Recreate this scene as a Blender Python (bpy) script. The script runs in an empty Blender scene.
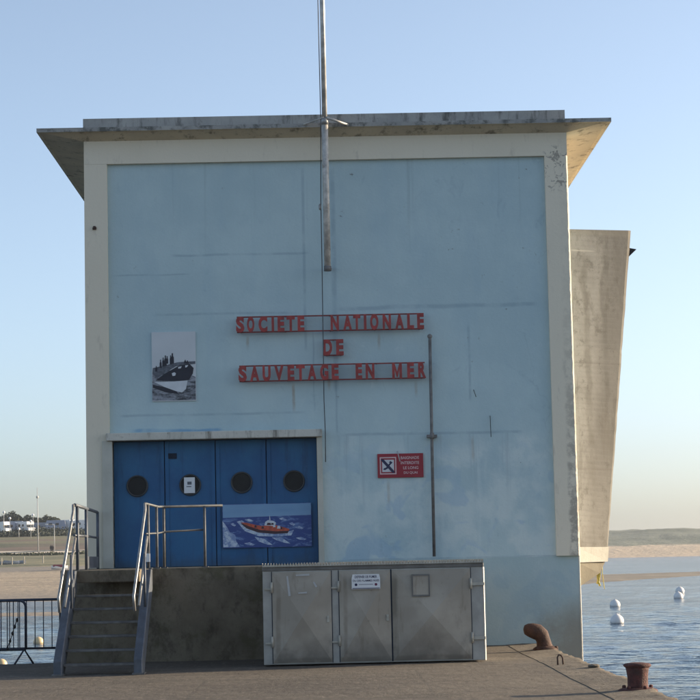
import bpy, bmesh, math, random
from mathutils import Vector, Matrix, noise
R = math.radians
random.seed(7)
sc = bpy.context.scene
C = sc.collection

# ------------------------------------------------------------------ camera
EYE = 1.52
F, PITCH, YAW, ROLL = 2048.16/700.0, .100304, .0119763, .0214331
fw = Vector((math.sin(YAW)*math.cos(PITCH), math.cos(YAW)*math.cos(PITCH), math.sin(PITCH)))
r0 = Vector((math.cos(YAW), -math.sin(YAW), 0)); u0 = r0.cross(fw)
cr = r0*math.cos(ROLL) - u0*math.sin(ROLL)
cu = u0*math.cos(ROLL) + r0*math.sin(ROLL)
cam = bpy.data.objects.new('camera', bpy.data.cameras.new('camera'))
C.objects.link(cam)
cam.data.sensor_width = 36; cam.data.lens = 36*F
cam.data.clip_start = .5; cam.data.clip_end = 20000
cam.matrix_world = Matrix(((cr.x, cu.x, -fw.x, 0), (cr.y, cu.y, -fw.y, 0), (cr.z, cu.z, -fw.z, EYE), (0, 0, 0, 1)))
sc.camera = cam

# ------------------------------------------------------------------ sun and sky
SUN_EL, SUN_K = R(12.5), .30                  # the sun stands right of the facade and a little behind it
sd = Vector((1, SUN_K, 0)).normalized()*math.cos(SUN_EL) + Vector((0, 0, math.sin(SUN_EL)))
sun = bpy.data.objects.new('sun', bpy.data.lights.new('sun', 'SUN')); C.objects.link(sun)
sun.data.energy = 4.1; sun.data.angle = R(.55); sun.data.color = (1, .80, .55)
sun.rotation_euler = (-sd).to_track_quat('-Z', 'Y').to_euler()
w = bpy.data.worlds.new('World'); sc.world = w; w.use_nodes = True
wt = w.node_tree; wt.nodes.clear()
sky = wt.nodes.new('ShaderNodeTexSky'); sky.sky_type = 'NISHITA'; sky.sun_disc = False
sky.sun_elevation = SUN_EL; sky.sun_rotation = math.atan2(1, SUN_K)
sky.air_density = .65; sky.dust_density = 1.7; sky.ozone_density = 2.0
bg = wt.nodes.new('ShaderNodeBackground'); bg.inputs[1].default_value = .12
wo = wt.nodes.new('ShaderNodeOutputWorld')
hs = wt.nodes.new('ShaderNodeHueSaturation'); hs.inputs['Saturation'].default_value = .76; hs.inputs['Hue'].default_value = .494
wt.links.new(sky.outputs[0], hs.inputs['Color']); wt.links.new(hs.outputs[0], bg.inputs[0]); wt.links.new(bg.outputs[0], wo.inputs[0])
sc.view_settings.view_transform = 'Standard'; sc.view_settings.look = 'None'
sc.view_settings.gamma = 1; sc.view_settings.exposure = 1.20
sc.view_settings.use_curve_mapping = False
sc.cycles.max_bounces = 8

# ------------------------------------------------------------------ node helpers
class G:
    def __init__(s, name):
        s.m = bpy.data.materials.new(name); s.m.use_nodes = True
        s.t = s.m.node_tree; s.b = s.t.nodes['Principled BSDF']
        s.P = s.t.nodes.new('ShaderNodeNewGeometry').outputs['Position']
        s.xyz = None
    def put(s, v, sock):
        if isinstance(v, bpy.types.NodeSocket): s.t.links.new(v, sock)
        elif isinstance(v, (tuple, list)) and len(v) == 3 and sock.type == 'RGBA': sock.default_value = (*v, 1)
        else: sock.default_value = v
    def obj(s):
        return s.t.nodes.new('ShaderNodeTexCoord').outputs['Object']
    def ax(s, i, v=None):
        if v is None:
            if not s.xyz:
                s.xyz = s.t.nodes.new('ShaderNodeSeparateXYZ'); s.t.links.new(s.P, s.xyz.inputs[0])
            return s.xyz.outputs[i]
        q = s.t.nodes.new('ShaderNodeSeparateXYZ'); s.t.links.new(v, q.inputs[0]); return q.outputs[i]
    def M(s, op, a, b=0.0, c=0.0, clamp=False):
        n = s.t.nodes.new('ShaderNodeMath'); n.operation = op; n.use_clamp = clamp
        for i, v in enumerate((a, b, c)): s.put(v, n.inputs[i])
        return n.outputs[0]
    def scale(s, v, k):
        n = s.t.nodes.new('ShaderNodeVectorMath'); n.operation = 'MULTIPLY'
        s.put(v, n.inputs[0]); n.inputs[1].default_value = k; return n.outputs[0]
    def noise(s, sc_=1., detail=4, rough=.55, v=None, k=None, dist=0.):
        n = s.t.nodes.new('ShaderNodeTexNoise'); v = v or s.P
        if k: v = s.scale(v, k)
        s.t.links.new(v, n.inputs['Vector']); n.inputs['Scale'].default_value = sc_
        n.inputs['Detail'].default_value = detail; n.inputs['Roughness'].default_value = rough
        n.inputs['Distortion'].default_value = dist
        return n.outputs[0]
    def ss(s, x, a, b, lo=0., hi=1.):
        n = s.t.nodes.new('ShaderNodeMapRange'); n.interpolation_type = 'SMOOTHSTEP'
        s.put(x, n.inputs[0])
        for i, v in enumerate((a, b, lo, hi)): n.inputs[i+1].default_value = v
        return n.outputs[0]
    def mix(s, f, a, b, mode='MIX'):
        n = s.t.nodes.new('ShaderNodeMix'); n.data_type = 'RGBA'; n.blend_type = mode
        s.put(f, n.inputs[0]); s.put(a, n.inputs[6]); s.put(b, n.inputs[7]); return n.outputs[2]
    def line(s, c, c0, w_, o, o0, o1, wob=.04):
        """thin irregular streak at coordinate c = c0, between o0 and o1 along o"""
        d = s.M('ABSOLUTE', s.M('ADD', s.M('SUBTRACT', c, c0), s.M('MULTIPLY', s.M('SUBTRACT', s.noise(1.3, 3), .5), wob)))
        a = s.ss(d, w_*.25, w_, 1, 0)
        e = s.M('MULTIPLY', s.ss(o, o0, o0+.15), s.ss(o, o1-.15, o1, 1, 0))
        return s.M('MULTIPLY', s.M('MULTIPLY', a, e), s.ss(s.noise(4., 3), .3, .6, .35, 1))
    def fin(s, col, rough=.8, bump=None, bs=.3, bd=.01, metal=0., spec=None, emit=None):
        s.put(col, s.b.inputs['Base Color']); s.put(rough, s.b.inputs['Roughness'])
        s.b.inputs['Metallic'].default_value = metal
        if spec is not None: s.b.inputs['Specular IOR Level'].default_value = spec
        if bump is not None:
            n = s.t.nodes.new('ShaderNodeBump'); s.t.links.new(bump, n.inputs['Height'])
            n.inputs['Strength'].default_value = bs; n.inputs['Distance'].default_value = bd
            s.t.links.new(n.outputs[0], s.b.inputs['Normal'])
        return s.m

def simple(name, col, rough=.6, metal=0., var=.25, scale=6., bs=.15, bd=.004, dirt=None, dk=(.5, .4)):
    g = G(name); v = g.obj(); n = g.noise(scale, 5, .6, v=v)
    c = g.mix(g.ss(n, .3, .75), tuple(x*(1-var) for x in col), tuple(min(1, x*(1+var)) for x in col))
    if dirt: c = g.mix(g.ss(g.noise(scale*.7, 6, .7, v=v, dist=.6), dk[0], dk[0]+.2, 0, dk[1]), c, dirt)
    return g.fin(c, rough, g.noise(scale*6, 3, v=v), bs, bd, metal)

MT = {}
# --- blue render of the front
g = G('blue_render'); x, z = g.ax(0), g.ax(2)
c = g.mix(g.ss(g.noise(.8, 5, .6), .35, .65), (.43, .56, .585), (.49, .62, .635))
c = g.mix(g.ss(g.noise(2.2, 4, .6, k=(1, 1, .22)), .45, .7, 0, .28), c, (.36, .50, .57))
pale = g.M('MULTIPLY', g.ss(g.M('ADD', z, g.M('MULTIPLY', g.noise(1.1, 4), .8)), 3.55, 3.95, 1, 0), g.ss(g.noise(1.5, 4, .6), .38, .58))
c = g.mix(g.M('MULTIPLY', pale, .8), c, (.60, .69, .68))
streak = g.M('MULTIPLY', g.ss(g.noise(5., 4, .6, k=(1, 1, .08)), .5, .68), g.ss(z, 3.2, 3.6, 1, 0))
c = g.mix(g.M('MULTIPLY', streak, .3), c, (.66, .74, .73))
patch = g.M('MULTIPLY', g.ss(g.noise(1.6, 3, .5, dist=.5), .56, .62), g.ss(z, 1.6, 4.4, 1, 0))
c = g.mix(g.M('MULTIPLY', patch, .5), c, (.30, .46, .60))
base = g.ss(g.M('ADD', z, g.M('MULTIPLY', g.noise(3., 3), .03)), 1.455, 1.475, 1, 0)
c = g.mix(g.M('MULTIPLY', base, .7), c, g.mix(g.noise(2., 5), (.32, .44, .46), (.39, .51, .52)))
for (cc, c0, wd, oo, a, b, wob) in (
        (z, 6.60, .03, x, -2.6, -.2, .05), (z, 6.28, .02, x, -3.6, -2.2, .05), (z, 5.66, .05, x, .15, 3.6, .10), (z, 5.60, .03, x, -2.9, -.4, .05),
        (z, 3.53, .035, x, .2, 3.3, .06), (z, 3.92, .03, x, -3.5, -.3, .04), (x, -.33, .035, z, 4.9, 8.1, .03), (x, .17, .06, z, 4.2, 8.1, .04),
        (x, -.20, .02, z, 3.9, 5.3, .08), (x, .17, .025, z, 3.5, 4.7, .05), (z, 1.46, .016, x, .2, 4.1, .01), (x, 2.4, .03, z, 4.0, 5.4, .05)):
    c = g.mix(g.M('MULTIPLY', g.line(cc, c0, wd, oo, a, b, wob), .34), c, (.17, .26, .34))
# rust below the lettering, grey-brown damp at the foot
for rx, ra, rb, ri in ((-.55, 3.9, 4.45, .8), (-1.30, 4.95, 5.27, .4), (.9, 4.9, 5.27, .4), (1.5, 4.1, 4.45, .4), (1.0, 2.3, 2.8, .3), (2.42, 3.0, 3.5, .35), (.05, 4.25, 4.75, .5)):
    c = g.mix(g.M('MULTIPLY', g.line(x, rx, .035, z, ra, rb, .03), ri), c, (.30, .19, .10))
# long water runs below the top band and blue touch-up strokes above the lintel
run = g.M('MULTIPLY', g.ss(g.noise(3.2, 5, .7, k=(1, 1, .03)), .56, .68), g.ss(g.M('ADD', z, g.M('MULTIPLY', g.noise(2.2, 3, .6, k=(1, 1, .05)), 3.)), 7.4, 9.6))
c = g.mix(g.M('MULTIPLY', run, .35), c, (.26, .34, .37))
c = g.mix(g.M('MULTIPLY', g.line(z, 3.66, .045, x, -3.3, -1.7, .10), .8), c, (.16, .33, .50))
for k_, (sc_, lo_, am_) in enumerate(((2.4, .57, .35), (5.5, .60, .40))):
    pt = g.M('MULTIPLY', g.ss(g.noise(sc_, 6, .75, k=(1, 1, .7), dist=1.2), lo_, lo_+.10), g.ss(g.noise(.9, 3), .42, .58))
    c = g.mix(g.M('MULTIPLY', pt, am_), c, ((.30, .41, .47), (.58, .68, .69))[k_])
wv = g.t.nodes.new('ShaderNodeVectorMath'); wv.operation = 'ADD'
nz = g.t.nodes.new('ShaderNodeTexNoise'); nz.inputs['Scale'].default_value = 1.6; nz.inputs['Detail'].default_value = 5; g.t.links.new(g.P, nz.inputs['Vector'])
g.t.links.new(g.P, wv.inputs[0]); g.t.links.new(g.scale(nz.outputs['Color'], (.9, .9, .9)), wv.inputs[1])
vo = g.t.nodes.new('ShaderNodeTexVoronoi'); vo.feature = 'DISTANCE_TO_EDGE'; vo.inputs['Scale'].default_value = .42; g.t.links.new(wv.outputs[0], vo.inputs['Vector'])
c = g.mix(g.M('MULTIPLY', g.ss(vo.outputs['Distance'], .0008, .003, .22, 0), g.ss(g.noise(.45, 3), .54, .60)), c, (.20, .28, .33))
drip = g.M('MULTIPLY', g.ss(g.noise(7., 5, .75, k=(1, 1, .035)), .54, .66), g.M('MULTIPLY', g.ss(g.M('ADD', z, g.M('MULTIPLY', g.noise(4., 3, .6, k=(1, 1, .1)), 1.6)), 2.6, 4.2), g.ss(z, 3.50, 3.56, 1, 0)))
c = g.mix(g.M('MULTIPLY', drip, .45), c, (.33, .43, .47))
c = g.mix(g.ss(g.noise(45., 3, .8), .58, .75, 0, .25), c, (.24, .32, .36))
c = g.mix(g.ss(g.noise(28., 4, .8), .60, .72, 0, .3), c, (.58, .66, .67))
foot = g.M('MULTIPLY', g.ss(g.M('SUBTRACT', x, g.M('MULTIPLY', g.noise(2.5, 5, .65), 1.3)), 2.5, 3.3), g.ss(g.M('ADD', z, g.M('MULTIPLY', g.noise(2., 4), .6)), .5, 1.2, 1, 0))
c = g.mix(g.M('MULTIPLY', foot, .7), c, (.24, .20, .14))
c = g.mix(g.M('MULTIPLY', g.ss(g.noise(9., 6, .7), .66, .72), g.ss(g.noise(.7, 3), .5, .6)), c, (.2, .22, .22))
MT['blue'] = g.fin(c, .75, g.noise(22., 5, .65), .35, .012)

def concrete(name, a, b, dark, dk=.55, amt=.7, vert=.15, moss=None, bs=.5, sc_=1.):
    g = G(name)
    c = g.mix(g.ss(g.noise(1.4*sc_, 6, .65), .3, .7), a, b)
    c = g.mix(g.ss(g.noise(4.*sc_, 6, .72, k=(1, 1, vert)), dk, dk+.17, 0, amt), c, dark)
    c = g.mix(g.ss(g.noise(17.*sc_, 5, .7), .58, .75, 0, amt*.6), c, dark)
    if moss: c = g.mix(g.ss(g.noise(2.3, 6, .7), .5, .65, 0, .6), c, moss)
    return g.fin(c, .88, g.noise(14.*sc_, 6, .7), bs, .012)
MT['frame'] = None
g = G('cream_paint'); x, z = g.ax(0), g.ax(2)
c = g.mix(g.noise(1.1, 5), (.70, .635, .50), (.78, .71, .57))
c = g.mix(g.ss(g.noise(6., 6, .7, k=(1, 1, .3)), .56, .7, 0, .4), c, (.44, .39, .32))
flake = g.M('MULTIPLY', g.M('MULTIPLY', g.ss(g.noise(9., 4, .7, dist=1.), .55, .60), g.ss(x, 3.7, 3.8)), g.M('MULTIPLY', g.ss(z, 7.5, 7.7), g.ss(z, 8.25, 8.4, 1, 0)))
c = g.mix(g.M('MULTIPLY', flake, .7), c, (.20, .18, .16))
low = g.M('MULTIPLY', g.M('MULTIPLY', g.ss(g.noise(4., 5, .7), .42, .58), g.ss(g.M('ADD', x, g.M('MULTIPLY', g.noise(3., 3), .1)), 4.0, 4.06)), g.ss(z, 1.6, 6.6, 1, .1))
c = g.mix(g.M('MULTIPLY', low, .75), c, (.30, .26, .21))
c = g.mix(g.ss(g.noise(30., 4, .8), .6, .72, 0, .3), c, (.40, .36, .30))
MT['frame'] = g.fin(c, .75, g.noise(20., 5), .3, .01)
MT['side'] = concrete('pale_side_render', (.60, .55, .46), (.68, .62, .52), (.35, .3, .24), .62, .5)
MT['soffit'] = concrete('soffit_render', (.52, .45, .33), (.62, .54, .39), (.12, .10, .07), .52, .8, 1.)
MT['fascia'] = concrete('weathered_fascia', (.26, .26, .25), (.40, .39, .36), (.08, .085, .075), .47, .85, 1.)
MT['parapet'] = concrete('weathered_parapet', (.30, .295, .28), (.42, .41, .38), (.08, .08, .07), .49, .85, .2)
g = G('bay_concrete'); x, z = g.ax(0), g.ax(2)
c = g.mix(g.ss(g.noise(1.1, 5, .6), .3, .7), (.225, .212, .182), (.31, .295, .255))
c = g.mix(g.ss(g.M('ADD', g.M('SUBTRACT', x, g.M('MULTIPLY', z, .115)), g.M('MULTIPLY', g.noise(.9, 4, .6, k=(1, 1, .3)), .35)), 4.12, 4.45, 0, .65), c, (.14, .128, .108))
c = g.mix(g.ss(g.noise(3.0, 6, .7, k=(1, 1, .22), dist=.4), .54, .68, 0, .55), c, (.12, .108, .085))
c = g.mix(g.ss(g.noise(5., 6, .8), .52, .66, 0, .6), c, (.11, .10, .08))
c = g.mix(g.ss(g.noise(24., 5, .8), .55, .7, 0, .4), c, (.12, .11, .09))
c = g.mix(g.ss(g.noise(1.9, 6, .75, k=(1, 1, .4)), .50, .62, 0, .5), c, (.15, .135, .11))
c = g.mix(g.M('MULTIPLY', g.line(x, 4.45, .09, z, 3.2, 6.6, .3), .5), c, (.13, .115, .09))
c = g.mix(g.M('MULTIPLY', g.line(x, 4.8, .07, z, 4.0, 6.9, .3), .5), c, (.12, .11, .09))
c = g.mix(g.ss(z, 6.85, 6.95, 0, .45), c, (.25, .23, .18))
c = g.mix(g.M('MULTIPLY', g.line(z, 6.62, .02, x, 4.15, 4.7, .01), .5), c, (.62, .57, .47))
for jz in (2.9, 4.7): c = g.mix(g.M('MULTIPLY', g.line(z, jz, .02, x, 4.1, 5.4, .01), .4), c, (.14, .12, .10))
MT['bay'] = g.fin(c, .9, g.noise(11., 6, .7), .35, .008)
MT['bayband'] = concrete('bay_band_paint', (.42, .395, .33), (.50, .47, .40), (.25, .22, .17), .55, .6)
MT['corbel'] = concrete('corbel_render', (.15, .13, .09), (.21, .185, .13), (.14, .11, .07), .5, .7)
MT['lintel'] = concrete('stained_lintel', (.50, .49, .43), (.62, .60, .53), (.13, .12, .10), .50, .8, .15)
MT['post'] = concrete('door_post', (.46, .455, .39), (.56, .55, .48), (.2, .2, .17), .6, .4)
MT['platform'] = concrete('platform_concrete', (.13, .105, .072), (.21, .175, .125), (.045, .037, .026), .49, .65, .6, moss=(.085, .078, .038))
# ground
g = G('quay_asphalt')
c = g.mix(g.ss(g.noise(.35, 5, .6), .35, .65), (.066, .053, .040), (.098, .080, .060))
c = g.mix(g.ss(g.noise(1.6, 6, .7, k=(.4, 1, 1)), .52, .66, 0, .5), c, (.14, .12, .10))
c = g.mix(g.ss(g.noise(7., 6, .75, k=(.5, 1, 1)), .48, .66, 0, .55), c, (.055, .045, .037))
c = g.mix(g.ss(g.noise(9., 5, .75, k=(.6, 1, 1)), .56, .68, 0, .5), c, (.19, .165, .135))
c = g.mix(g.ss(g.noise(40., 3, .8), .55, .7, 0, .55), c, (.22, .195, .16))
c = g.mix(g.ss(g.noise(55., 2, .8), .58, .68, 0, .6), c, (.08, .07, .06))
sx, sy = g.ax(0), g.ax(1)
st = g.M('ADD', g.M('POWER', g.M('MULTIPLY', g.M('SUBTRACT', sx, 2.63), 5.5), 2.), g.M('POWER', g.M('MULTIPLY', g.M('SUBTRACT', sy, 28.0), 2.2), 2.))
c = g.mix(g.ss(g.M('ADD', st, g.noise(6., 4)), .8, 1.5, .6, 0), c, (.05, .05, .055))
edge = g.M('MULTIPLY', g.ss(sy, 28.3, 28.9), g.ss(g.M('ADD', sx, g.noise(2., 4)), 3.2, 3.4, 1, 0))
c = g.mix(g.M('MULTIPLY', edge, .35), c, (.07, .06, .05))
for (cc, c0, oo, a_, b_) in ((g.ax(1), 26.2, g.ax(0), -12, 2.85), (g.ax(0), -1.6, g.ax(1), 14, 26.2), (g.ax(0), 1.1, g.ax(1), 14, 28.4)):
    c = g.mix(g.M('MULTIPLY', g.line(cc, c0, .03, oo, a_, b_, .10), .55), c, (.03, .027, .022))
vc = g.t.nodes.new('ShaderNodeTexVoronoi'); vc.feature = 'DISTANCE_TO_EDGE'; g.t.links.new(g.scale(g.P, (.5, .5, .5)), vc.inputs['Vector'])
c = g.mix(g.M('MULTIPLY', g.ss(g.M('ADD', vc.outputs['Distance'], g.M('MULTIPLY', g.noise(5., 4), .02)), .010, .022, 1, 0), g.ss(g.noise(.5, 3), .48, .6)), c, (.035, .03, .025))
c = g.mix(g.M('MULTIPLY', g.ss(g.M('ADD', sx, g.noise(.9, 4)), .6, 3.2), .6), c, (.155, .125, .088))
c = g.mix(g.M('MULTIPLY', g.ss(g.noise(.7, 6, .7, k=(.5, 1, 1), dist=.8), .50, .60), .45), c, (.05, .042, .032))
c = g.mix(g.ss(g.noise(16., 2, .5), .68, .72, 0, .7), c, (.30, .27, .23))
gn = g.noise(11., 6, .85, k=(1, .30, 1), dist=.4); gm_ = g.noise(2.6, 6, .75, k=(.7, .7, 1))
c = g.mix(g.ss(gn, .50, .66, 0, .6), c, (.045, .037, .028))
c = g.mix(g.ss(gn, .34, .46, .45, 0), c, (.24, .20, .155))
c = g.mix(g.ss(gm_, .52, .66, 0, .45), c, (.06, .048, .035))
MT['asphalt'] = g.fin(c, .92, g.M('ADD', g.M('MULTIPLY', gn, 1.6), g.M('MULTIPLY', g.noise(3., 4), 1.2)), .5, .03)
g = G('coping_stone')
c = g.mix(g.ss(g.noise(1.2, 6, .65), .35, .65), (.135, .112, .082), (.19, .16, .12))
c = g.mix(g.ss(g.noise(30., 4, .8), .54, .68, 0, .6), c, (.36, .32, .26))
c = g.mix(g.ss(g.noise(38., 4, .8), .55, .68, 0, .7), c, (.11, .09, .07))
c = g.mix(g.ss(g.noise(2.6, 5, .7), .56, .68, 0, .5), c, (.23, .15, .09))
gn = g.noise(11., 6, .85, k=(1, .30, 1), dist=.4); gm_ = g.noise(2.6, 6, .75, k=(.7, .7, 1))
c = g.mix(g.ss(gn, .50, .66, 0, .6), c, (.045, .037, .028))
c = g.mix(g.ss(gn, .34, .46, .45, 0), c, (.24, .20, .155))
c = g.mix(g.ss(gm_, .52, .66, 0, .45), c, (.06, .048, .035))
MT['coping'] = g.fin(c, .93, g.M('ADD', g.M('MULTIPLY', gn, 1.8), g.M('MULTIPLY', g.noise(4., 4), 1.5)), .9, .035)
MT['quaywall'] = concrete('quay_wall_stone', (.16, .14, .11), (.22, .19, .15), (.05, .05, .04), .45, .8, .3)

# things
g = G('blue_door_paint'); x, z = g.ax(0), g.ax(2)
c = g.mix(g.ss(g.noise(1.6, 5, .6), .3, .7), (.010, .085, .22), (.018, .125, .275))
c = g.mix(g.ss(g.noise(4., 6, .7, k=(1, 1, .15)), .52, .68, 0, .5), c, (.010, .05, .12))
c = g.mix(g.ss(g.noise(12., 6, .8), .62, .70, 0, .5), c, (.06, .15, .26))
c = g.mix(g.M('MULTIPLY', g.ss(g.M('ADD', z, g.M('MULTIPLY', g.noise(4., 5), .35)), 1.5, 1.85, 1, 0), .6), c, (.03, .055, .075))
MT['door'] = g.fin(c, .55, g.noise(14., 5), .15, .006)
MT['seam'] = simple('dark_gap', (.01, .02, .04), .9)
MT['portglass'] = simple('dark_porthole_glass', (.010, .010, .010), .7, var=.4, scale=9.)
MT['portrim'] = simple('porthole_rim', (.045, .05, .055), .6)
MT['red'] = simple('red_letter_paint', (.34, .045, .04), .6, var=.3, scale=8., dirt=(.14, .03, .025))
MT['railred'] = simple('dark_red_rail_paint', (.22, .04, .035), .6, var=.3)
MT['steel'] = simple('galvanised_steel', (.30, .295, .285), .42, metal=.45, var=.25, scale=10., dirt=(.16, .13, .10), dk=(.55, .6))
MT['shadesteel'] = simple('shaded_rail_steel', (.085, .092, .10), .6, metal=.0, var=.3, scale=10.)  # darker copy of the galvanised steel, shade on the guard rail put into colour
MT['pole'] = simple('weathered_pole', (.50, .48, .44), .5, metal=.2, var=.3, scale=7., dirt=(.15, .12, .09), dk=(.52, .6))
MT['pipe'] = simple('dull_grey_pipe', (.15, .145, .14), .6, var=.3, scale=8.)
MT['stair'] = simple('blue_grey_steel', (.085, .10, .125), .55, metal=.2, var=.25, scale=5., dirt=(.05, .045, .04))
MT['tread'] = simple('tread_steel', (.14, .135, .13), .55, metal=.35, var=.3, scale=8.)
MT['barrier'] = simple('barrier_steel', (.035, .045, .07), .55, metal=.3, var=.25)
MT['rust'] = simple('rusty_iron', (.068, .029, .017), .8, var=.45, scale=9., bs=.6, bd=.02, dirt=(.05, .03, .025), dk=(.5, .75))
MT['rust2'] = simple('red_brown_iron', (.095, .027, .022), .8, var=.5, scale=14., bs=.7, bd=.02, dirt=(.06, .035, .03), dk=(.5, .8))
MT['ringiron'] = simple('mooring_iron', (.07, .04, .03), .8)
MT['black'] = simple('black_fitting', (.012, .012, .014), .6)
MT['white'] = simple('white_panel', (.72, .73, .74), .5, var=.05, scale=3.)
MT['signred'] = simple('sign_red', (.30, .015, .03), .5, var=.08, scale=3.)
MT['signpink'] = simple('sign_pale_border', (.66, .48, .48), .5, var=.05)
MT['signwhite'] = simple('sign_white', (.60, .60, .62), .5, var=.06)
MT['navy'] = simple('sign_navy', (.02, .02, .07), .5, var=.1)
MT['maroon'] = simple('sign_maroon', (.12, .01, .05), .5, var=.1)
MT['buoy'] = simple('buoy_white', (.74, .72, .70), .45, var=.08, scale=3., dirt=(.4, .35, .28), dk=(.6, .5))
MT['buoyband'] = simple('buoy_waterline', (.07, .07, .08), .6)
MT['buoyyellow'] = simple('buoy_cream', (.62, .48, .27), .45, var=.15, scale=3., dirt=(.25, .15, .06), dk=(.55, .6))
MT['yellow'] = simple('yellow_rope', (.50, .43, .10), .7, var=.15)
MT['cable'] = simple('dark_cable', (.06, .065, .075), .7)
MT['chalk'] = simple('pale_smear', (.44, .45, .45), .8, var=.1)
# cabinet
g = G('cabinet_steel'); v = g.P; x, z = g.ax(0), g.ax(2)
c = g.mix(g.ss(g.noise(1.5, 5), .35, .65), (.31, .275, .225), (.40, .36, .30))
c = g.mix(g.ss(g.noise(5., 6, .7, k=(1, 1, .5)), .55, .7, 0, .35), c, (.22, .195, .16))
c = g.mix(g.ss(g.noise(16., 6, .8), .60, .70, 0, .5), c, (.17, .15, .12))
c = g.mix(g.ss(g.noise(6., 6, .75, k=(1, 1, .12), dist=.3), .56, .66, 0, .45), c, (.20, .165, .12))
c = g.mix(g.M('MULTIPLY', g.line(x, -.74, .05, z, .05, 1.3, .06), .5), c, (.16, .12, .08))
c = g.mix(g.M('MULTIPLY', g.line(x, .20, .04, z, .05, 1.3, .06), .5), c, (.16, .12, .08))
c = g.mix(g.M('MULTIPLY', g.line(z, .07, .06, x, -.9, 2.2, .06), .6), c, (.15, .11, .07))
c = g.mix(g.M('MULTIPLY', g.ss(g.M('ADD', z, g.M('MULTIPLY', g.noise(3., 5), .5)), .25, .75, 1, 0), g.ss(g.noise(2., 4), .4, .6, .1, .7)), c, (.13, .12, .105))
c = g.mix(g.M('MULTIPLY', g.line(x, .895, .07, z, .05, 1.3, .08), .7), c, (.13, .11, .08))
MT['cab'] = g.fin(c, .5, g.noise(12., 4), .1, .004, .25)
MT['cabstrip'] = simple('cabinet_strip', (.36, .35, .32), .5, metal=.15, var=.15, scale=4.)
MT['cabdark'] = simple('cabinet_rim', (.16, .155, .145), .55, metal=.2, var=.2)
MT['lid'] = simple('corrugated_sheet', (.42, .40, .34), .5, metal=.2, var=.15)

# ------------------------------------------------------------------ mesh helpers
class MB:
    def __init__(s): s.bm = bmesh.new()
    def box(s, x0, x1, y0, y1, z0, z1, mi=0):
        vs = [s.bm.verts.new(p) for p in ((x0,y0,z0),(x1,y0,z0),(x1,y1,z0),(x0,y1,z0),(x0,y0,z1),(x1,y0,z1),(x1,y1,z1),(x0,y1,z1))]
        for f in ((0,3,2,1),(4,5,6,7),(0,1,5,4),(1,2,6,5),(2,3,7,6),(3,0,4,7)):
            s.bm.faces.new([vs[i] for i in f]).material_index = mi
        return s
    def poly(s, pts, mi=0):
        f = s.bm.faces.new([s.bm.verts.new(p) for p in pts]); f.material_index = mi; return s
    def prism(s, pts, d, mi=0):
        d = Vector(d); a = [s.bm.verts.new(p) for p in pts]; b = [s.bm.verts.new(Vector(p)+d) for p in pts]; n = len(a)
        s.bm.faces.new(a).material_index = mi; s.bm.faces.new(b[::-1]).material_index = mi
        for i in range(n): s.bm.faces.new((a[i], b[i], b[(i+1) % n], a[(i+1) % n])).material_index = mi
        return s
    def tube(s, path, r, n=10, mi=0, cap=True):
        path = [Vector(p) for p in path]; rs = r if isinstance(r, (list, tuple)) else [r]*len(path)
        rings = []
        up = None
        for i, p in enumerate(path):
            t = (path[min(i+1, len(path)-1)] - path[max(i-1, 0)]).normalized()
            if up is None: up = Vector((0, 0, 1)) if abs(t.z) < .9 else Vector((0, 1, 0))
            a = t.cross(up).normalized(); b = a.cross(t).normalized(); up = b
            rings.append([s.bm.verts.new(p + (a*math.cos(q) + b*math.sin(q))*rs[i]) for q in (2*math.pi*k/n for k in range(n))])
        for q, w_ in zip(rings, rings[1:]):
            for k in range(n):
                f = s.bm.faces.new((q[k], q[(k+1) % n], w_[(k+1) % n], w_[k])); f.smooth = True; f.material_index = mi
        if cap:
            s.bm.faces.new(rings[0][::-1]).material_index = mi; s.bm.faces.new(rings[-1]).material_index = mi
        return s
    def lathe(s, prof, c=(0, 0, 0), n=28, mi=0, jit=0., squash=1.):
        rings = []
        for (r, z) in prof:
            rings.append([s.bm.verts.new((c[0]+math.cos(2*math.pi*k/n)*r*(1+random.uniform(-jit, jit)), c[1]+math.sin(2*math.pi*k/n)*r*squash*(1+random.uniform(-jit, jit)), c[2]+z)) for k in range(n)])
        for q, w_ in zip(rings, rings[1:]):
            for k in range(n):
                f = s.bm.faces.new((q[k], q[(k+1) % n], w_[(k+1) % n], w_[k])); f.smooth = True; f.material_index = mi
        s.bm.faces.new(rings[0][::-1]).material_index = mi; s.bm.faces.new(rings[-1]).material_index = mi
        return s
    def build(s, name, mats, parent=None, loc=None, bevel=0, fix=True):
        if bevel:
            bmesh.ops.bevel(s.bm, geom=[e for e in s.bm.edges], offset=bevel, segments=1, affect='EDGES', clamp_overlap=True)
        if fix: bmesh.ops.recalc_face_normals(s.bm, faces=s.bm.faces)
        me = bpy.data.meshes.new(name)
        if loc is not None: bmesh.ops.translate(s.bm, verts=s.bm.verts, vec=-Vector(loc))
        s.bm.to_mesh(me); s.bm.free()
        for m in (mats if isinstance(mats, (list, tuple)) else [mats]): me.materials.append(MT[m] if isinstance(m, str) else m)
        o = bpy.data.objects.new(name, me); C.objects.link(o)
        if loc is not None: o.location = loc
        if parent: o.parent = parent
        return o
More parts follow.
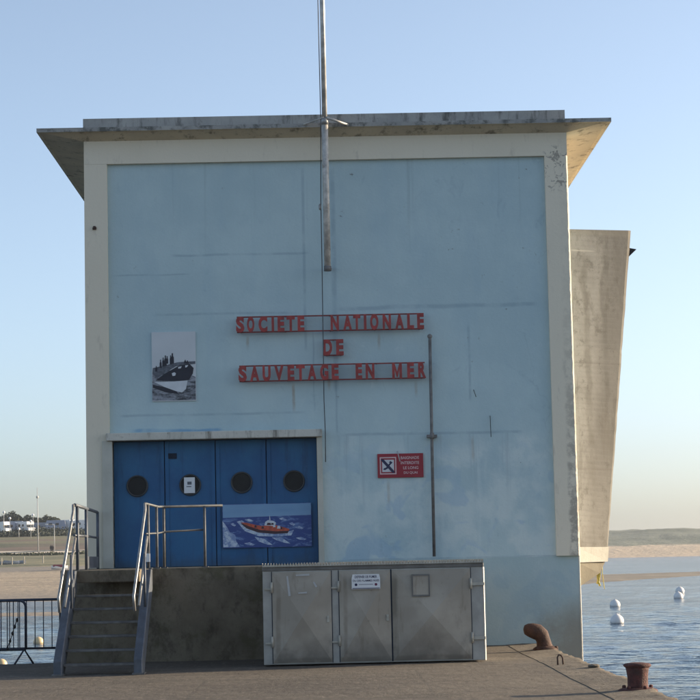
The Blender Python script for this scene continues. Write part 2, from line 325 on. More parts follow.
def split(o):
    """one object per connected piece"""
    bm = bmesh.new(); bm.from_mesh(o.data); seen = set(); comps = []
    bm.verts.ensure_lookup_table()
    for v in bm.verts:
        if v.index in seen: continue
        st_, comp = [v], set(); seen.add(v.index)
        while st_:
            a = st_.pop(); comp.add(a.index)
            for e in a.link_edges:
                b_ = e.other_vert(a)
                if b_.index not in seen: seen.add(b_.index); st_.append(b_)
        comps.append(comp)
    out = [o]
    if len(comps) > 1:
        for i, comp in enumerate(comps):
            m2 = bm.copy(); m2.verts.ensure_lookup_table()
            bmesh.ops.delete(m2, geom=[v for v in m2.verts if v.index not in comp], context='VERTS')
            if i == 0: m2.to_mesh(o.data)
            else:
                c_ = o.copy(); c_.data = o.data.copy(); m2.to_mesh(c_.data); C.objects.link(c_); out.append(c_)
            m2.free()
    bm.free(); return out
def tag(o, label=None, cat=None, group=None, kind=None):
    for k, v in (('label', label), ('category', cat), ('group', group), ('kind', kind)):
        if v: o[k] = v
    return o
def empty(name, loc, label, cat, group=None, rz=0):
    o = bpy.data.objects.new(name, None); C.objects.link(o); o.location = loc; o.rotation_euler.z = rz
    o.empty_display_size = .1
    return tag(o, label, cat, group)
def part(mb, name, mat, root, **k):
    """mesh given in world coordinates, parented to a thing whose origin is at root.location"""
    mats = mat
    bmesh.ops.translate(mb.bm, verts=mb.bm.verts, vec=-Vector(root['_o'] if '_o' in root else root.location))
    return mb.build(name, mats, root, **k)
def copy_tree(o, parent=None):
    c = o.copy(); C.objects.link(c); c.parent = parent
    for ch in list(o.children): copy_tree(ch, c)
    return c
def text_mesh(txt, bold=.0, extrude=.0):
    cu_ = bpy.data.curves.new('t', 'FONT'); cu_.body = txt; cu_.size = 1; cu_.offset = bold; cu_.extrude = extrude
    cu_.resolution_u = 4
    ob = bpy.data.objects.new('t', cu_); C.objects.link(ob)
    dg = bpy.context.evaluated_depsgraph_get(); dg.update()
    me = bpy.data.meshes.new_from_object(ob.evaluated_get(dg))
    bpy.data.objects.remove(ob); bpy.data.curves.remove(cu_)
    return me
def text_box(name, txt, x0, x1, z0, z1, y, th, mat, root, bold=0.):
    """lettering fitted to a box on a plane facing -y"""
    me = text_mesh(txt, bold, .5 if th else 0)
    xs = [v.co.x for v in me.vertices]; ys = [v.co.y for v in me.vertices]
    ax, bx, ay, by = min(xs), max(xs), min(ys), max(ys)
    o = Vector(root.location)
    for v in me.vertices:
        X = x0 + (v.co.x-ax)/(bx-ax)*(x1-x0); Z = z0 + (v.co.y-ay)/(by-ay)*(z1-z0); Y = y - v.co.z*th
        v.co = Vector((X, Y, Z)) - o
    me.materials.clear(); me.materials.append(MT[mat]); me.name = name
    ob = bpy.data.objects.new(name, me); C.objects.link(ob); ob.parent = root
    return ob

# ------------------------------------------------------------------ water and land
WZ = -2.48
g = G('sea_water')
n1 = g.noise(.8, 4, .6, k=(.5, 1, 1), dist=.3); n2 = g.noise(2.8, 3, .6, k=(.6, 1, 1)); n3 = g.noise(.05, 3, .5, k=(.4, 1, 1))
h = g.M('ADD', g.M('MULTIPLY', n1, 1.), g.M('MULTIPLY', n2, .28))
h = g.M('MULTIPLY', h, g.ss(n3, .3, .7, .6, 1.2))
MT['water'] = g.fin((.012, .045, .085), .10, h, 1., .5)
g.b.inputs['IOR'].default_value = 1.333
import numpy as np
_ys = [24.]
while _ys[-1] < 260: _ys.append(_ys[-1] + max(.16, .000095*_ys[-1]**2))
_ys += [300, 400, 600, 1000, 2000, 4000, 9000]
_t = [-60, -8, -2, -.8, -.4] + list(np.arange(-.26, .2601, .0016)) + [.4, .8, 2, 8, 60]
Yg, Tg = np.meshgrid(np.array(_ys), np.array(_t), indexing='ij'); Xg = Yg*Tg
rng = np.random.RandomState(3); Zg = np.zeros_like(Xg)
gust = .75+.35*np.sin(Xg*.11+Yg*.045+1)*np.sin(Yg*.13-Xg*.03)
for i in range(46):
    lam = .55*(7.0**rng.rand()); kk = 2*math.pi/lam; a_ = rng.normal(0, .55); amp = .0072*lam**.8
    Zg += amp*(1-np.abs(np.sin(.5*(kk*(math.sin(a_)*Xg+math.cos(a_)*Yg)+rng.rand()*6.28)))**.8*1.5)
Zg *= gust*np.clip((260-Yg)/60, 0, 1)*np.clip((.30-np.abs(Tg))/.05, 0, 1)
nv, nu = Yg.shape
me = bpy.data.meshes.new('sea_water')
idx = np.arange(nv*nu).reshape(nv, nu)
me.from_pydata(np.stack([Xg, Yg, Zg+WZ], -1).reshape(-1, 3).tolist(), [], np.stack([idx[:-1, :-1], idx[:-1, 1:], idx[1:, 1:], idx[1:, :-1]], -1).reshape(-1, 4).tolist())
me.polygons.foreach_set('use_smooth', [True]*len(me.polygons)); me.materials.append(MT['water'])
o_ = bpy.data.objects.new('sea_water', me); C.objects.link(o_); tag(o_, kind='structure')
b = MB(); b.poly([(-1440, -400, WZ), (1440, -400, WZ), (1440, 24, WZ), (-1440, 24, WZ)]); tag(b.build('harbour_water', 'water'), kind='structure')
def interp(tab, y):
    if y <= tab[0][0]: return tab[0][1]
    for (a, p), (b_, q) in zip(tab, tab[1:]):
        if y <= b_: return p + (q-p)*(y-a)/(b_-a)
    return tab[-1][1]
LP = [(100, -5), (150, -2.9), (158, -2.44), (166, -2.42), (176, -2.7), (207, -2.62), (217, -2.45), (260, -1.0), (300, .3), (338, .85), (343, 1.25), (430, 3.5), (438, 4.1), (540, 9.7), (640, 10.2), (1000, 9), (3500, 6)]
RP = [(100, -6), (1080, -4), (1130, -2.45), (1190, 3.1), (1215, 4.6), (1340, 14.2), (1500, 15.3), (3500, 15)]
def land(t, y):
    w_ = min(1, max(0, (t+.09)/.15)); w_ = w_*w_*(3-2*w_)
    z = interp(LP, y)*(1-w_) + interp(RP, y)*w_
    if z > -2.3:
        a = .25 if w_ < .5 and y < 430 else .5
        if w_ > .5 and z > 3.6: z += noise.noise(Vector((t*y*.02, y*.02, 1)))*2.0 + noise.noise(Vector((t*y*.1, y*.1, 5)))*.7
        else: z += noise.noise(Vector((t*y*.06, y*.06, 0)))*a*min(1, (z+2.3)/2)
    return z
ys = [100, 130, 150]+[152+2*i for i in range(14)]+[185, 200]+[207+5*i for i in range(28)]+[345+8*i for i in range(26)]+[560+25*i for i in range(20)]+[1060+9*i for i in range(36)]+[1400+60*i for i in range(10)]+[2100, 2600, 3500]
ts = [-.6+.02*i for i in range(21)]+[-.195+.0025*i for i in range(160)]+[.21+.02*i for i in range(20)]
b = MB(); gr = [[b.bm.verts.new((t*y, y, land(t, y))) for t in ts] for y in ys]
for j in range(len(ys)-1):
    for i in range(len(ts)-1):
        f = b.bm.faces.new((gr[j][i], gr[j][i+1], gr[j+1][i+1], gr[j+1][i])); f.material_index = 0 if ts[i] < -.02 else 1; f.smooth = True
g = G('left_shore_ground'); z = g.ax(2); zz = g.M('ADD', z, g.M('MULTIPLY', g.M('SUBTRACT', g.noise(.12, 5, .6, k=(.4, 1, 1)), .5), 1.1))
c = g.mix(g.noise(.1, 4, .6, k=(.15, 1, 1)), (.30, .235, .16), (.40, .315, .215))
c = g.mix(g.ss(g.noise(.35, 6, .7, k=(.06, 1, 1)), .50, .62, 0, .65), c, (.20, .155, .11))
c = g.mix(g.ss(z, -2.3, -1.3, .6, 0), c, (.17, .15, .13))
c = g.mix(g.M('MULTIPLY', g.ss(z, .15, .45), g.ss(z, .8, 1., 1, 0)), c, (.19, .165, .135))
gsr = g.mix(g.ss(g.noise(.16, 5, .65, k=(.25, 1, 1)), .4, .6), (.22, .19, .095), (.085, .09, .042))
c = g.mix(g.ss(zz, .75, 1.15), c, gsr)
gr2 = g.mix(g.ss(g.noise(.09, 5, .65, k=(.2, 1, 1)), .4, .6), (.055, .07, .03), (.14, .13, .065))
gr2 = g.mix(g.ss(g.noise(.07, 4, .6, k=(.15, 1, 1)), .5, .58, 0, .8), gr2, (.13, .08, .06))
c = g.mix(g.ss(z, 4.05, 4.2), g.mix(g.ss(z, 3.45, 3.6), c, (.62, .52, .40)), gr2)
MT['landL'] = g.fin(c, .95, g.noise(.8, 4), .5, .3)
g = G('right_shore_ground'); z = g.ax(2); zz = g.M('ADD', z, g.M('MULTIPLY', g.M('SUBTRACT', g.noise(.05, 6, .7), .5), 4.))
c = g.mix(g.noise(.03, 5), (.44, .33, .22), (.52, .40, .27))
veg = g.mix(g.ss(g.noise(.035, 6, .7), .38, .62), (.085, .10, .065), (.15, .16, .11))
c = g.mix(g.ss(zz, 3.6, 4.8), c, veg)
MT['landR'] = g.fin(c, .95, g.noise(.3, 5), .7, 1.)
tag(b.build('shore_terrain', ['landL', 'landR'], fix=False), kind='structure')
# sandbar in the bay
def at_z(px, py, z):
    d = fw + (px-350)/2048.16*cr + (350-py)/2048.16*cu; k = (z-EYE)/d.z; return Vector((d.x*k, d.y*k, z))
def at_y(px, py, y):
    d = fw + (px-350)/2048.16*cr + (350-py)/2048.16*cu; k = y/d.y; return Vector((d.x*k, y, EYE+d.z*k))
far = [at_z(p, q, WZ+.0) for p, q in ((560, 575.5), (600, 574.2), (650, 573), (700, 572), (760, 571))]
near = [at_z(p, q, WZ+.0) for p, q in ((560, 588), (600, 583), (650, 579.2), (700, 575.8), (760, 573.2))]
b = MB(); rows = []
for k in range(41):
    s_ = k/40*4; i = min(3, int(s_)); q = s_-i
    A, B = near[i].lerp(near[i+1], q), far[i].lerp(far[i+1], q)
    rows.append([b.bm.verts.new(A.lerp(B, m/6) + Vector((0, 0, -.06+.34*math.sin(math.pi*m/6) + random.uniform(0, .04)))) for m in range(7)])
for a_, b_ in zip(rows, rows[1:]):
    for m in range(6): b.bm.faces.new((a_[m], b_[m], b_[m+1], a_[m+1])).smooth = True
MT['bar'] = simple('wet_sandbar', (.22, .18, .125), .8, var=.25, scale=.2)
tag(b.build('sandbar', 'bar'), kind='structure')

# ------------------------------------------------------------------ quay
EDGE, JOINT, YL = 3.46, 2.87, 31.6
def sheet(x0, x1, y0, y1, dx, dy, zf):
    m = MB(); nx, ny = max(1, round((x1-x0)/dx)), max(1, round((y1-y0)/dy))
    v = [[m.bm.verts.new((x0+(x1-x0)*i/nx, y0+(y1-y0)*j/ny, zf(x0+(x1-x0)*i/nx, y0+(y1-y0)*j/ny))) for i in range(nx+1)] for j in range(ny+1)]
    for j in range(ny):
        for i in range(nx): m.bm.faces.new((v[j][i], v[j][i+1], v[j+1][i+1], v[j+1][i])).smooth = True
    return m, v
def gz(x, y): return noise.noise(Vector((x*.5, y*.5, 0)))*.012 + noise.noise(Vector((x*2.3, y*2.3, 3)))*.006
m, _ = sheet(-12, JOINT+.004, 14, YL, .12, .12, gz)
tag(m.build('quay_ground', 'asphalt', fix=False), kind='structure')
m = MB(); m.box(-90, -12, -40, YL, -5, -.004); m.box(-12, EDGE-.25, -40, 14, -5, -.004)
m.box(-12, EDGE-.12, 14, YL-.001, -5, -.05); m.box(-4.08, EDGE-.12, YL, 46, -5, -.05)
tag(m.build('quay_wall', 'quaywall'), kind='structure')
m, _ = sheet(-4.08, JOINT+.004, YL, 35.5, .15, .15, lambda x, y: gz(x, y))
tag(m.build('quay_apron', 'asphalt', fix=False), kind='structure')
# coping along the edge: one worn strip of stone with a broken outer edge
m = MB(); rows = []; ny = 420
for j in range(ny+1):
    y = -5 + 40.5*j/ny
    e = EDGE + .055*noise.noise(Vector((y*1.1, 0, 0))) + .05*noise.noise(Vector((y*4.7, 2, 0))) + .02*noise.noise(Vector((y*15, 2, 0)))
    hz = .02*noise.noise(Vector((y*.6, 9, 0)))
    q = []
    for i in range(9):
        x = JOINT + .012 + (e-.04-JOINT-.012)*i/8
        q.append(m.bm.verts.new((x, y, gz(x, y)*(1-i/8) + .005 + .028*(i/8) + hz*(i/8) + (i/8)*.014*noise.noise(Vector((x*4, y*4, 7))))))
    q.append(m.bm.verts.new((e+.005, y, -.02+hz))); q.append(m.bm.verts.new((e+.02, y, -.10))); q.append(m.bm.verts.new((e-.01, y, -2.9)))
    q.insert(0, m.bm.verts.new((JOINT+.006, y, -.01)))
    rows.append(q)
for a_, b_ in zip(rows, rows[1:]):
    for i in range(len(a_)-1): m.bm.faces.new((a_[i], a_[i+1], b_[i+1], b_[i])).smooth = i > 1
tag(m.build('quay_coping', 'coping', fix=False), kind='structure')

# ------------------------------------------------------------------ the lifeboat station
XL, XR, YF, ZT = -4.0, 4.138, 34.0, 8.56
DX0, DX1, DZ0, DZ1 = -3.571, -.18, 1.402, 3.503
bld = empty('lifeboat_station', (0, YF, 0), 'pale blue rendered boathouse with cream frame and flat overhanging roof on the quay', 'boathouse')
b = MB()
b.box(XL+.01, DX0, YF+.08, YF+.4, -4, ZT-.02); b.box(DX1, XR, YF+.08, YF+.4, -4, ZT-.02)
b.box(DX0, DX1, YF+.08, YF+.4, DZ1, ZT-.02); b.box(DX0, DX1, YF+.08, YF+.4, -4, DZ0)
part(b, 'front_wall', 'blue', bld)
b = MB(); b.box(XL+.012, XR-.002, YF+.4, 47, -4, ZT-.02); part(b, 'side_wall', 'side', bld)
# cream surround; the right hand one has a chipped sunlit arris
def arris(m, x0, x1, y0, y1, z0, z1, n, amp=.012):
    rows = []
    for i in range(n+1):
        z = z0+(z1-z0)*i/n; e = .024 + .6*amp*noise.noise(Vector((0, z*7, x1))) + amp*.8*max(0, noise.noise(Vector((0, z*19, 4))))
        rows.append([m.bm.verts.new(p) for p in ((x0, y1, z), (x0, y0, z), (x1-e, y0, z), (x1-e*.25, y0+e*.6, z), (x1, y0+e*1.3, z), (x1, y1, z))])
    for p, q in zip(rows, rows[1:]):
        for k in range(5): m.bm.faces.new((p[k], p[k+1], q[k+1], q[k]))
    m.bm.faces.new(rows[0]); m.bm.faces.new(rows[-1][::-1])
b = MB()
b.box(XL, -3.617, YF, YF+.079, 1.405, 8.166)
arris(b, 3.752, XR+.004, YF, YF+.079, 1.452, 8.166, 220)
b.box(XL, XR, YF, YF+.079, 8.168, ZT)
part(b, 'cream_surround', 'frame', bld)
b = MB(); arris(b, XR-.018, XR+.010, YF+.076, YF+.35, -3.9, 1.450, 150); part(b, 'wall_corner', 'side', bld)
# roof slab with sloping soffit
b = MB(); sx0, sx1, sy0, sy1, zt, zb = -4.752, 4.862, 33.70, 47.6, 8.735, 8.668
O = [(sx0, sy0), (sx1, sy0), (sx1, sy1), (sx0, sy1)]; I = [(XL, YF), (XR, YF), (XR, 47), (XL, 47)]
T = [b.bm.verts.new((*p, zt)) for p in O]; Bm = [b.bm.verts.new((*p, zb)) for p in O]
Tt = T; b.bm.faces.new(T).material_index = 0
for i in range(4):
    j = (i+1) % 4; b.bm.faces.new((T[i], Bm[i], Bm[j], T[j])).material_index = 0
part(b, 'roof_slab', 'fascia', bld)
b = MB(); ins = .055
O2 = [b.bm.verts.new(p) for p in ((sx0, sy0, zb), (sx1, sy0, zb), (sx1, sy1, zb), (sx0, sy1, zb))]
O3 = [b.bm.verts.new(p) for p in ((sx0+ins, sy0+ins, zb), (sx1-ins, sy0+ins, zb), (sx1-ins, sy1-ins, zb), (sx0+ins, sy1-ins, zb))]
O4 = [b.bm.verts.new(p) for p in ((sx0+ins, sy0+ins, zb+.012), (sx1-ins, sy0+ins, zb+.012), (sx1-ins, sy1-ins, zb+.012), (sx0+ins, sy1-ins, zb+.012))]
I2 = [b.bm.verts.new((*p, ZT-.002)) for p in I]
for i in range(4):
    j = (i+1) % 4
    b.bm.faces.new((O2[i], O3[i], O3[j], O2[j])); b.bm.faces.new((O3[i], O4[i], O4[j], O3[j])); b.bm.faces.new((O4[i], I2[i], I2[j], O4[j]))
part(b, 'soffit', 'soffit', bld)
b = MB()
b.box(-4.009, 4.12, YF-.01, YF+.19, zt, 8.945); b.box(-4.009, 4.12, 46.6, 46.8, zt, 8.945)
b.box(-4.009, -3.82, YF+.19, 46.6, zt, 8.945); b.box(3.93, 4.12, YF+.19, 46.6, zt, 8.945)
part(b, 'roof_parapet', 'parapet', bld)
# lintel, posts
b = MB(); b.box(-3.66, -.086, YF-.10, YF+.19, DZ1, 3.629); part(b, 'door_lintel', 'lintel', bld, bevel=.008)
b = MB(); b.box(DX1, -.088, YF-.03, YF+.19, DZ0+.003, DZ1-.001); b.box(-3.735, DX0, YF-.03, YF+.19, DZ0+.003, DZ1-.001); split(part(b, 'door_post', 'post', bld))
# blue doors, four leaves with portholes
lw = (DX1-DX0)/4
b = MB(); b.box(DX0, DX1, YF+.3, YF+.36, DZ0, DZ1); part(b, 'door_backing', 'seam', bld)
PH = [(-3.181, 2.756), (-2.30, 2.757), (-1.443, 2.780), (-.57, 2.785)]
for i in range(4):
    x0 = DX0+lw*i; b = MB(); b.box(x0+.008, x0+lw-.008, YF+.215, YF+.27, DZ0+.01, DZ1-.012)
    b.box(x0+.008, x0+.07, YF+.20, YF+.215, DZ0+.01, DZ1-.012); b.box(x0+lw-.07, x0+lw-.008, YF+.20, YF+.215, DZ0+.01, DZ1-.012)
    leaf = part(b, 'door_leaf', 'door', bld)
    px, pz = PH[i]
    b = MB()
    def disc(m, cx, cz, r, y, n=28, mi=0, r2=None, jit=0):
        rr = [r*(1+random.uniform(-jit, jit)) for _ in range(n)]
        if r2 is None: m.poly([(cx+rr[k]*math.cos(2*math.pi*k/n), y, cz+rr[k]*math.sin(2*math.pi*k/n)) for k in range(n)], mi)
        else:
            for k in range(n):
                a0, a1 = 2*math.pi*k/n, 2*math.pi*(k+1)/n
                P = [(cx+q*math.cos(a), cz+q*math.sin(a)) for a, q in ((a0, r), (a1, r), (a1, r2), (a0, r2))]
                m.bm.faces.new([m.bm.verts.new((p[0], y, p[1])) for p in P]).material_index = mi
    m0 = [(px+.165*math.cos(2*math.pi*k/28), YF+.198, pz+.165*math.sin(2*math.pi*k/28)) for k in range(28)]
    b.prism(m0, (0, .016, 0)); gl = part(b, 'porthole', 'portglass', bld)
    b = MB(); o_ = Vector((px, YF+.20, pz))
    ring = [o_+Vector((.168*math.cos(a), -.006, .168*math.sin(a))) for a in (2*math.pi*k/32 for k in range(33))]
    b.tube(ring, .014, 6, cap=False); rim = part(b, 'rim', 'portrim', bld); 
    for k in range(8):
        a = 2*math.pi*(k+.5)/8; b = MB(); b.tube([o_+Vector((.168*math.cos(a), -.026, .168*math.sin(a))), o_+Vector((.168*math.cos(a), .0, .168*math.sin(a)))], .009, 6)
        if k == 0: bolts = b
        else:
            bolts.tube([o_+Vector((.168*math.cos(a), -.026, .168*math.sin(a))), o_+Vector((.168*math.cos(a), .0, .168*math.sin(a)))], .009, 6); b.bm.free()
    bt = split(part(bolts, 'bolt', 'portrim', bld))
    gl.parent = leaf; rim.parent = gl
    for q_ in bt: q_.parent = leaf
b = MB(); b.box(-2.66, -2.52, YF+.195, YF+.213, 3.20, 3.29); part(b, 'door_latch', 'seam', bld)
# side bay: flaring concrete wing with bright band and corbel
Yi, Yo = 34.42, 35.02
P = {k: at_y(*v) for k, v in dict(ti=(571, 229, Yi), to=(631, 230.5, Yo), bi=(579, 547, Yi), bo=(608, 547, Yo), di=(579.5, 562.5, Yi), do=(607, 561.5, Yo), ci=(583, 588, Yi)).items()}
for k in ('ti', 'bi', 'di', 'ci'): P[k].x = 4.13
def rough_face(m, A, B, Cc, D, n, amp, back):
    """slab between inner edge A-D and outer edge B-C, chipped along the outer edge, running back by `back`"""
    rows = []
    for i in range(n+1):
        t = i/n; a = A.lerp(D, t); c_ = B.lerp(Cc, t)
        e = amp*abs(noise.noise(Vector((c_.z*9, 1, 0)))) + amp*.6*noise.noise(Vector((c_.z*2, 1, 5)))
        c2 = c_ - Vector((e, 0, 0))
        rows.append([m.bm.verts.new(p) for p in (a, a.lerp(c2, .96), c2 + Vector((0, .02+e, 0)), c_+Vector((.0, back, 0)), a+Vector((0, back, 0)))])
    for p, q in zip(rows, rows[1:]):
        for k in range(4): m.bm.faces.new((p[k], q[k], q[k+1], p[k+1]))
    m.bm.faces.new(rows[0]); m.bm.faces.new(rows[-1][::-1])
b = MB(); rough_face(b, P['ti'], P['to'], P['bo'], P['bi'], 60, .010, 3.2); part(b, 'side_bay', 'bay', bld)
b = MB(); o_ = Vector((0, -.03, 0)); bb = [P['bi']+o_, P['bo']+o_+Vector((.01, 0, 0)), P['do']+o_+Vector((.01, 0, 0)), P['di']+o_]
b.prism(bb, (0, 3.26, 0)); part(b, 'bay_band', 'bayband', bld)
b = MB(); cb = [P['di']+Vector((0, .01, -.003)), P['do']+Vector((-.03, .01, -.003)), at_y(600, 573, 34.85), P['ci']+Vector((0, .01, 0))]
b.prism(cb, (0, 3.1, 0)); part(b, 'bay_corbel', 'corbel', bld)
# hooks left in the render
b = MB()
for (px, py, qx, qy) in ((490, 416, 491, 437), (473.5, 390, 476, 397)):
    A, B = at_y(px, py, YF+.06), at_y(qx, qy, YF+.03); b.tube([A+Vector((0, .03, 0)), A+Vector((0, -.03, 0)), B+Vector((0, -.01, 0))], .0055, 6)
split(part(b, 'wall_hook', 'black', bld))
b = MB(); A = at_y(94.5, 228, YF); b.lathe([(.03, -.03), (.035, 0), (.02, .03)], (A.x, YF-.01, A.z), 8); part(b, 'rusty_stub', 'ringiron', bld)

# wedge shaped fixture on the outer edge of the bay
A = at_y(629.5, 251, 35.1)
fx = empty('wall_fixture', A, 'small black pointed fixture sticking out from the outer edge of the concrete bay', 'wall fixture')
b = MB(); b.prism([(0, 0, .055), (.125, 0, .03), (.0, 0, -.085)], (0, .14, 0)); b.build('housing', 'black', fx, bevel=.006)
b = MB(); b.box(-.09, 0, .03, .10, -.05, .03); b.build('bracket', 'black', fx)

# ------------------------------------------------------------------ flagpole and cable
fp = empty('flagpole', (.05, 33.6, 4.8), 'tall weathered pole fixed to the middle of the facade and rising above the roof', 'flagpole')
A, B = at_y(327.6, 268, 33.62), at_y(324.6, 120, 33.55)
top = B + (B-A).normalized()*3.6; top.x -= .0
b = MB(); b.tube([A, A.lerp(B, .5), B], [.055, .056, .056], 14); lo = part(b, 'lower_pole', 'pole', fp)
b = MB(); b.tube([B+(B-A)*.002, B+(top-B)*.5, top], [.043, .041, .038], 14); part(b, 'upper_pole', 'pole', fp)
b = MB(); b.tube([A+Vector((0, 0, -.05)), A+Vector((0, 0, .03))], .062, 12); b.tube([A+Vector((0, 0, .05)), Vector((A.x+.05, YF+.08, A.z+.05))], .02, 8); part(b, 'foot_clamp', 'pipe', fp)
for s_, col in ((1, 'pole'), (-1, 'pole')):
    b = MB(); h0 = at_y(325+1.5*s_, 117.5, 33.5); b.tube([h0, at_y(348, 125, 33.69) if s_ > 0 else at_y(303.5, 124.5, 33.69)], .022 if s_ > 0 else .014, 8); part(b, 'stay_arm', col, fp)
b = MB(); b.tube([B+Vector((0, 0, -.08)), B+Vector((0, 0, .03))], .066, 12); part(b, 'collar', 'steel', fp)
hl = MB()
pts = [B+Vector((-.075, -.02, 3.0)), B+Vector((-.065, 0, 0)), at_y(320.8, 200, 33.66), at_y(322, 262, 33.8), at_y(324, 400, 33.96), at_y(325.3, 432, 33.85), at_y(325.6, 462, 33.96)]
hl.tube(pts, .0075, 6)
hy = tag(hl.build('halyard_rope', 'cable', loc=(pts[-1])), 'thin dark rope hanging beside the pole down to the door lintel', 'rope')
b = MB(); A2 = at_y(320, 207, 33.66); b.lathe([(.014, -.05), (.022, -.02), (.022, .03), (.012, .05)], (0, 0, 0), 8); k_ = b.build('knot', 'steel', hy); k_.location = A2-Vector(pts[-1])

# thin pipe up the facade
t0, t1 = at_y(429.8, 337, YF-.04), at_y(434.2, 556.5, YF-.04)
vp = empty('wall_pipe', t1, 'thin grey pipe with a round cap running up the facade right of the red lettering', 'pipe')
b = MB(); b.tube([t1, t0], .026, 10); part(b, 'tube', 'pipe', vp)
b = MB(); b.lathe([(.02, -.03), (.042, 0), (.04, .03), (.015, .05)], t0, 12); part(b, 'cap', 'pipe', vp)
cl = at_y(432, 436, YF-.04)
b = MB(); b.box(cl.x-.085, cl.x+.085, cl.y-.02, cl.y+.12, cl.z-.022, cl.z+.022); b.tube([cl+Vector((0, 0, -.05)), cl+Vector((0, 0, .05))], .036, 10); part(b, 'clamp', 'pipe', vp)

# ------------------------------------------------------------------ red lettering
LINES = [
 (5.268, 5.522, (-1.466, 1.636), (237, 423), 'raised red letters reading SOCIETE NATIONALE between two rails, top row', [('S',235.5,244.5),('O',246.5,254.5),('C',258,267.5),('I',271,274.2),('E',277,284.5),('T',286,295),('E',297,304.5),('N',330,339),('A',342.5,352),('T',352.5,360.5),('I',363.2,366.5),('O',369.5,378.5),('N',382,391),('A',394.5,404),('L',406.5,414),('E',416.5,424)]),
 (4.855, 5.110, (-.045, .31), (324, 344), 'two raised red letters reading DE, middle row', [('D',324,333),('E',336,343.7)]),
 (4.446, 4.702, (-1.446, 1.649), (239, 425), 'raised red letters reading SAUVETAGE EN MER between two rails, bottom row', [('S',238,247),('A',249.5,259.5),('U',262,270.8),('V',273.5,284),('E',287,294.5),('T',295.5,305),('A',307,316.5),('G',319.5,328.5),('E',331,338.8),('E',355,362.2),('N',365,374.5),('M',391.5,402),('E',406.5,414.2),('R',417.5,426)])]
for z0, z1, (xa, xb), (pa, pb), lab, let in LINES:
    X = lambda p: xa+(p-pa)/(pb-pa)*(xb-xa)
    s_ = empty('letter_sign', (X(let[0][1]), YF-.1, z0), lab, 'lettering', 'red lettering on the facade')
    for ch, p, q in let:
        if ch == 'M':
            b = MB(); xa_, wd_ = X(p)+.008, X(q)-X(p)-.012
            b.prism([(xa_+u*wd_, YF-.085-.0175, z0-.006+v*(z1-z0+.012)) for u, v in ((0, 0), (.26, 0), (.26, .58), (.44, .10), (.56, .10), (.74, .58), (.74, 0), (1, 0), (1, 1), (.76, 1), (.5, .42), (.24, 1), (0, 1))], (0, .035, 0)); part(b, 'letter', 'red', s_); continue
        text_box('letter', ch, X(p)+.008, X(q)-.004, z0-.006, z1+.006, YF-.085, .035, 'red', s_, bold=.05)
    for zr in (z0, z1):
        b = MB(); b.box(X(let[0][1])+.02, X(let[-1][2])-.02, YF-.062, YF-.036, zr-.011, zr+.011); part(b, 'rail', 'railred', s_)
    b = MB()
    n_ = max(2, round((xb-xa)/.8))
    for i in range(n_+1):
        xx = xa+.06+(xb-xa-.12)*i/n_
        for zr in (z0, z1): b.tube([(xx, YF-.04, zr), (xx, YF+.085, zr)], .007, 6)
    split(part(b, 'spacer', 'railred', s_))

# ------------------------------------------------------------------ pictures and signs
def flat(m, pts, y, mi):
    m.poly([(p[0], y, p[1]) for p in pts], mi)
gm = G('old_photo_sky'); gm.fin(gm.mix(gm.noise(3., 4), (.52, .56, .58), (.62, .65, .67)), .6)
MT['p_sky'] = gm.m
gm = G('old_photo_rock'); gm.fin(gm.mix(gm.ss(gm.noise(9., 5, .7, k=(.6, 1, 1.6)), .38, .62), (.045, .05, .06), (.30, .32, .36)), .6); MT['p_rock'] = gm.m
MT['p_dark'] = simple('old_photo_dark', (.02, .022, .035), .6, var=.2); MT['p_white'] = simple('old_photo_white', (.62, .65, .68), .6, var=.08)
MT['p_mid'] = simple('old_photo_mid', (.11, .125, .15), .6, var=.4, scale=20.)
a0, a1 = at_y(151.5, 332.3, YF+.06), at_y(196.3, 400.6, YF+.06)
px0, px1, pz0, pz1 = a0.x, a1.x, a1.z, a0.z
W_, H_ = px1-px0, pz1-pz0
ph = empty('photo_panel', ((px0+px1)/2, YF+.05, pz0), 'black and white photograph of a boat hull on rocks, fixed left of the lettering', 'photo panel')
b = MB(); b.box(px0, px1, YF+.055, YF+.079, pz0, pz1, 0)
U = lambda u, v: (px0+W_*u, pz0+H_*(1-v))
flat(b, [U(0, .99), U(.99, .99), U(.99, .66), U(.8, .6), U(.5, .55), U(.12, .58), U(.01, .62)], YF+.0535, 1)
flat(b, [U(.01, .61), U(.12, .66), U(.55, .50), U(.99, .47), U(.99, .43), U(.6, .44), U(.02, .52)], YF+.0530, 2)
for (u, v, ww, hh) in ((.20, .52, .05, .12), (.26, .50, .05, .13), (.31, .49, .06, .15), (.35, .46, .05, .11), (.43, .47, .045, .13), (.47, .46, .07, .15), (.10, .57, .05, .08), (.76, .46, .05, .05), (.81, .47, .06, .05)):
    flat(b, [U(u-ww/2, v), U(u-ww*.45, v-hh*.6), U(u-ww*.22, v-hh*.75), U(u-ww*.22, v-hh), U(u+ww*.22, v-hh), U(u+ww*.22, v-hh*.75), U(u+ww*.45, v-hh*.6), U(u+ww/2, v)], YF+.0522-u*.001, 3)
flat(b, [U(.08, .70), U(.30, .60), U(.62, .49), U(.86, .47), U(.95, .53), U(.93, .61), U(.84, .70), U(.5, .715)], YF+.0500, 3)
flat(b, [U(.05, .722), U(.5, .718), U(.81, .71), U(.77, .83), U(.68, .88), U(.55, .86), U(.3, .80)], YF+.0495, 4)
flat(b, [U(.45, .60), U(.51, .585), U(.545, .60), U(.53, .635), U(.47, .64)], YF+.0488, 4)
flat(b, [U(.60, .51), U(.68, .50), U(.66, .53), U(.6, .535)], YF+.0488, 4)
flat(b, [U(.76, .49), U(.83, .485), U(.80, .515), U(.76, .52)], YF+.0488, 4)
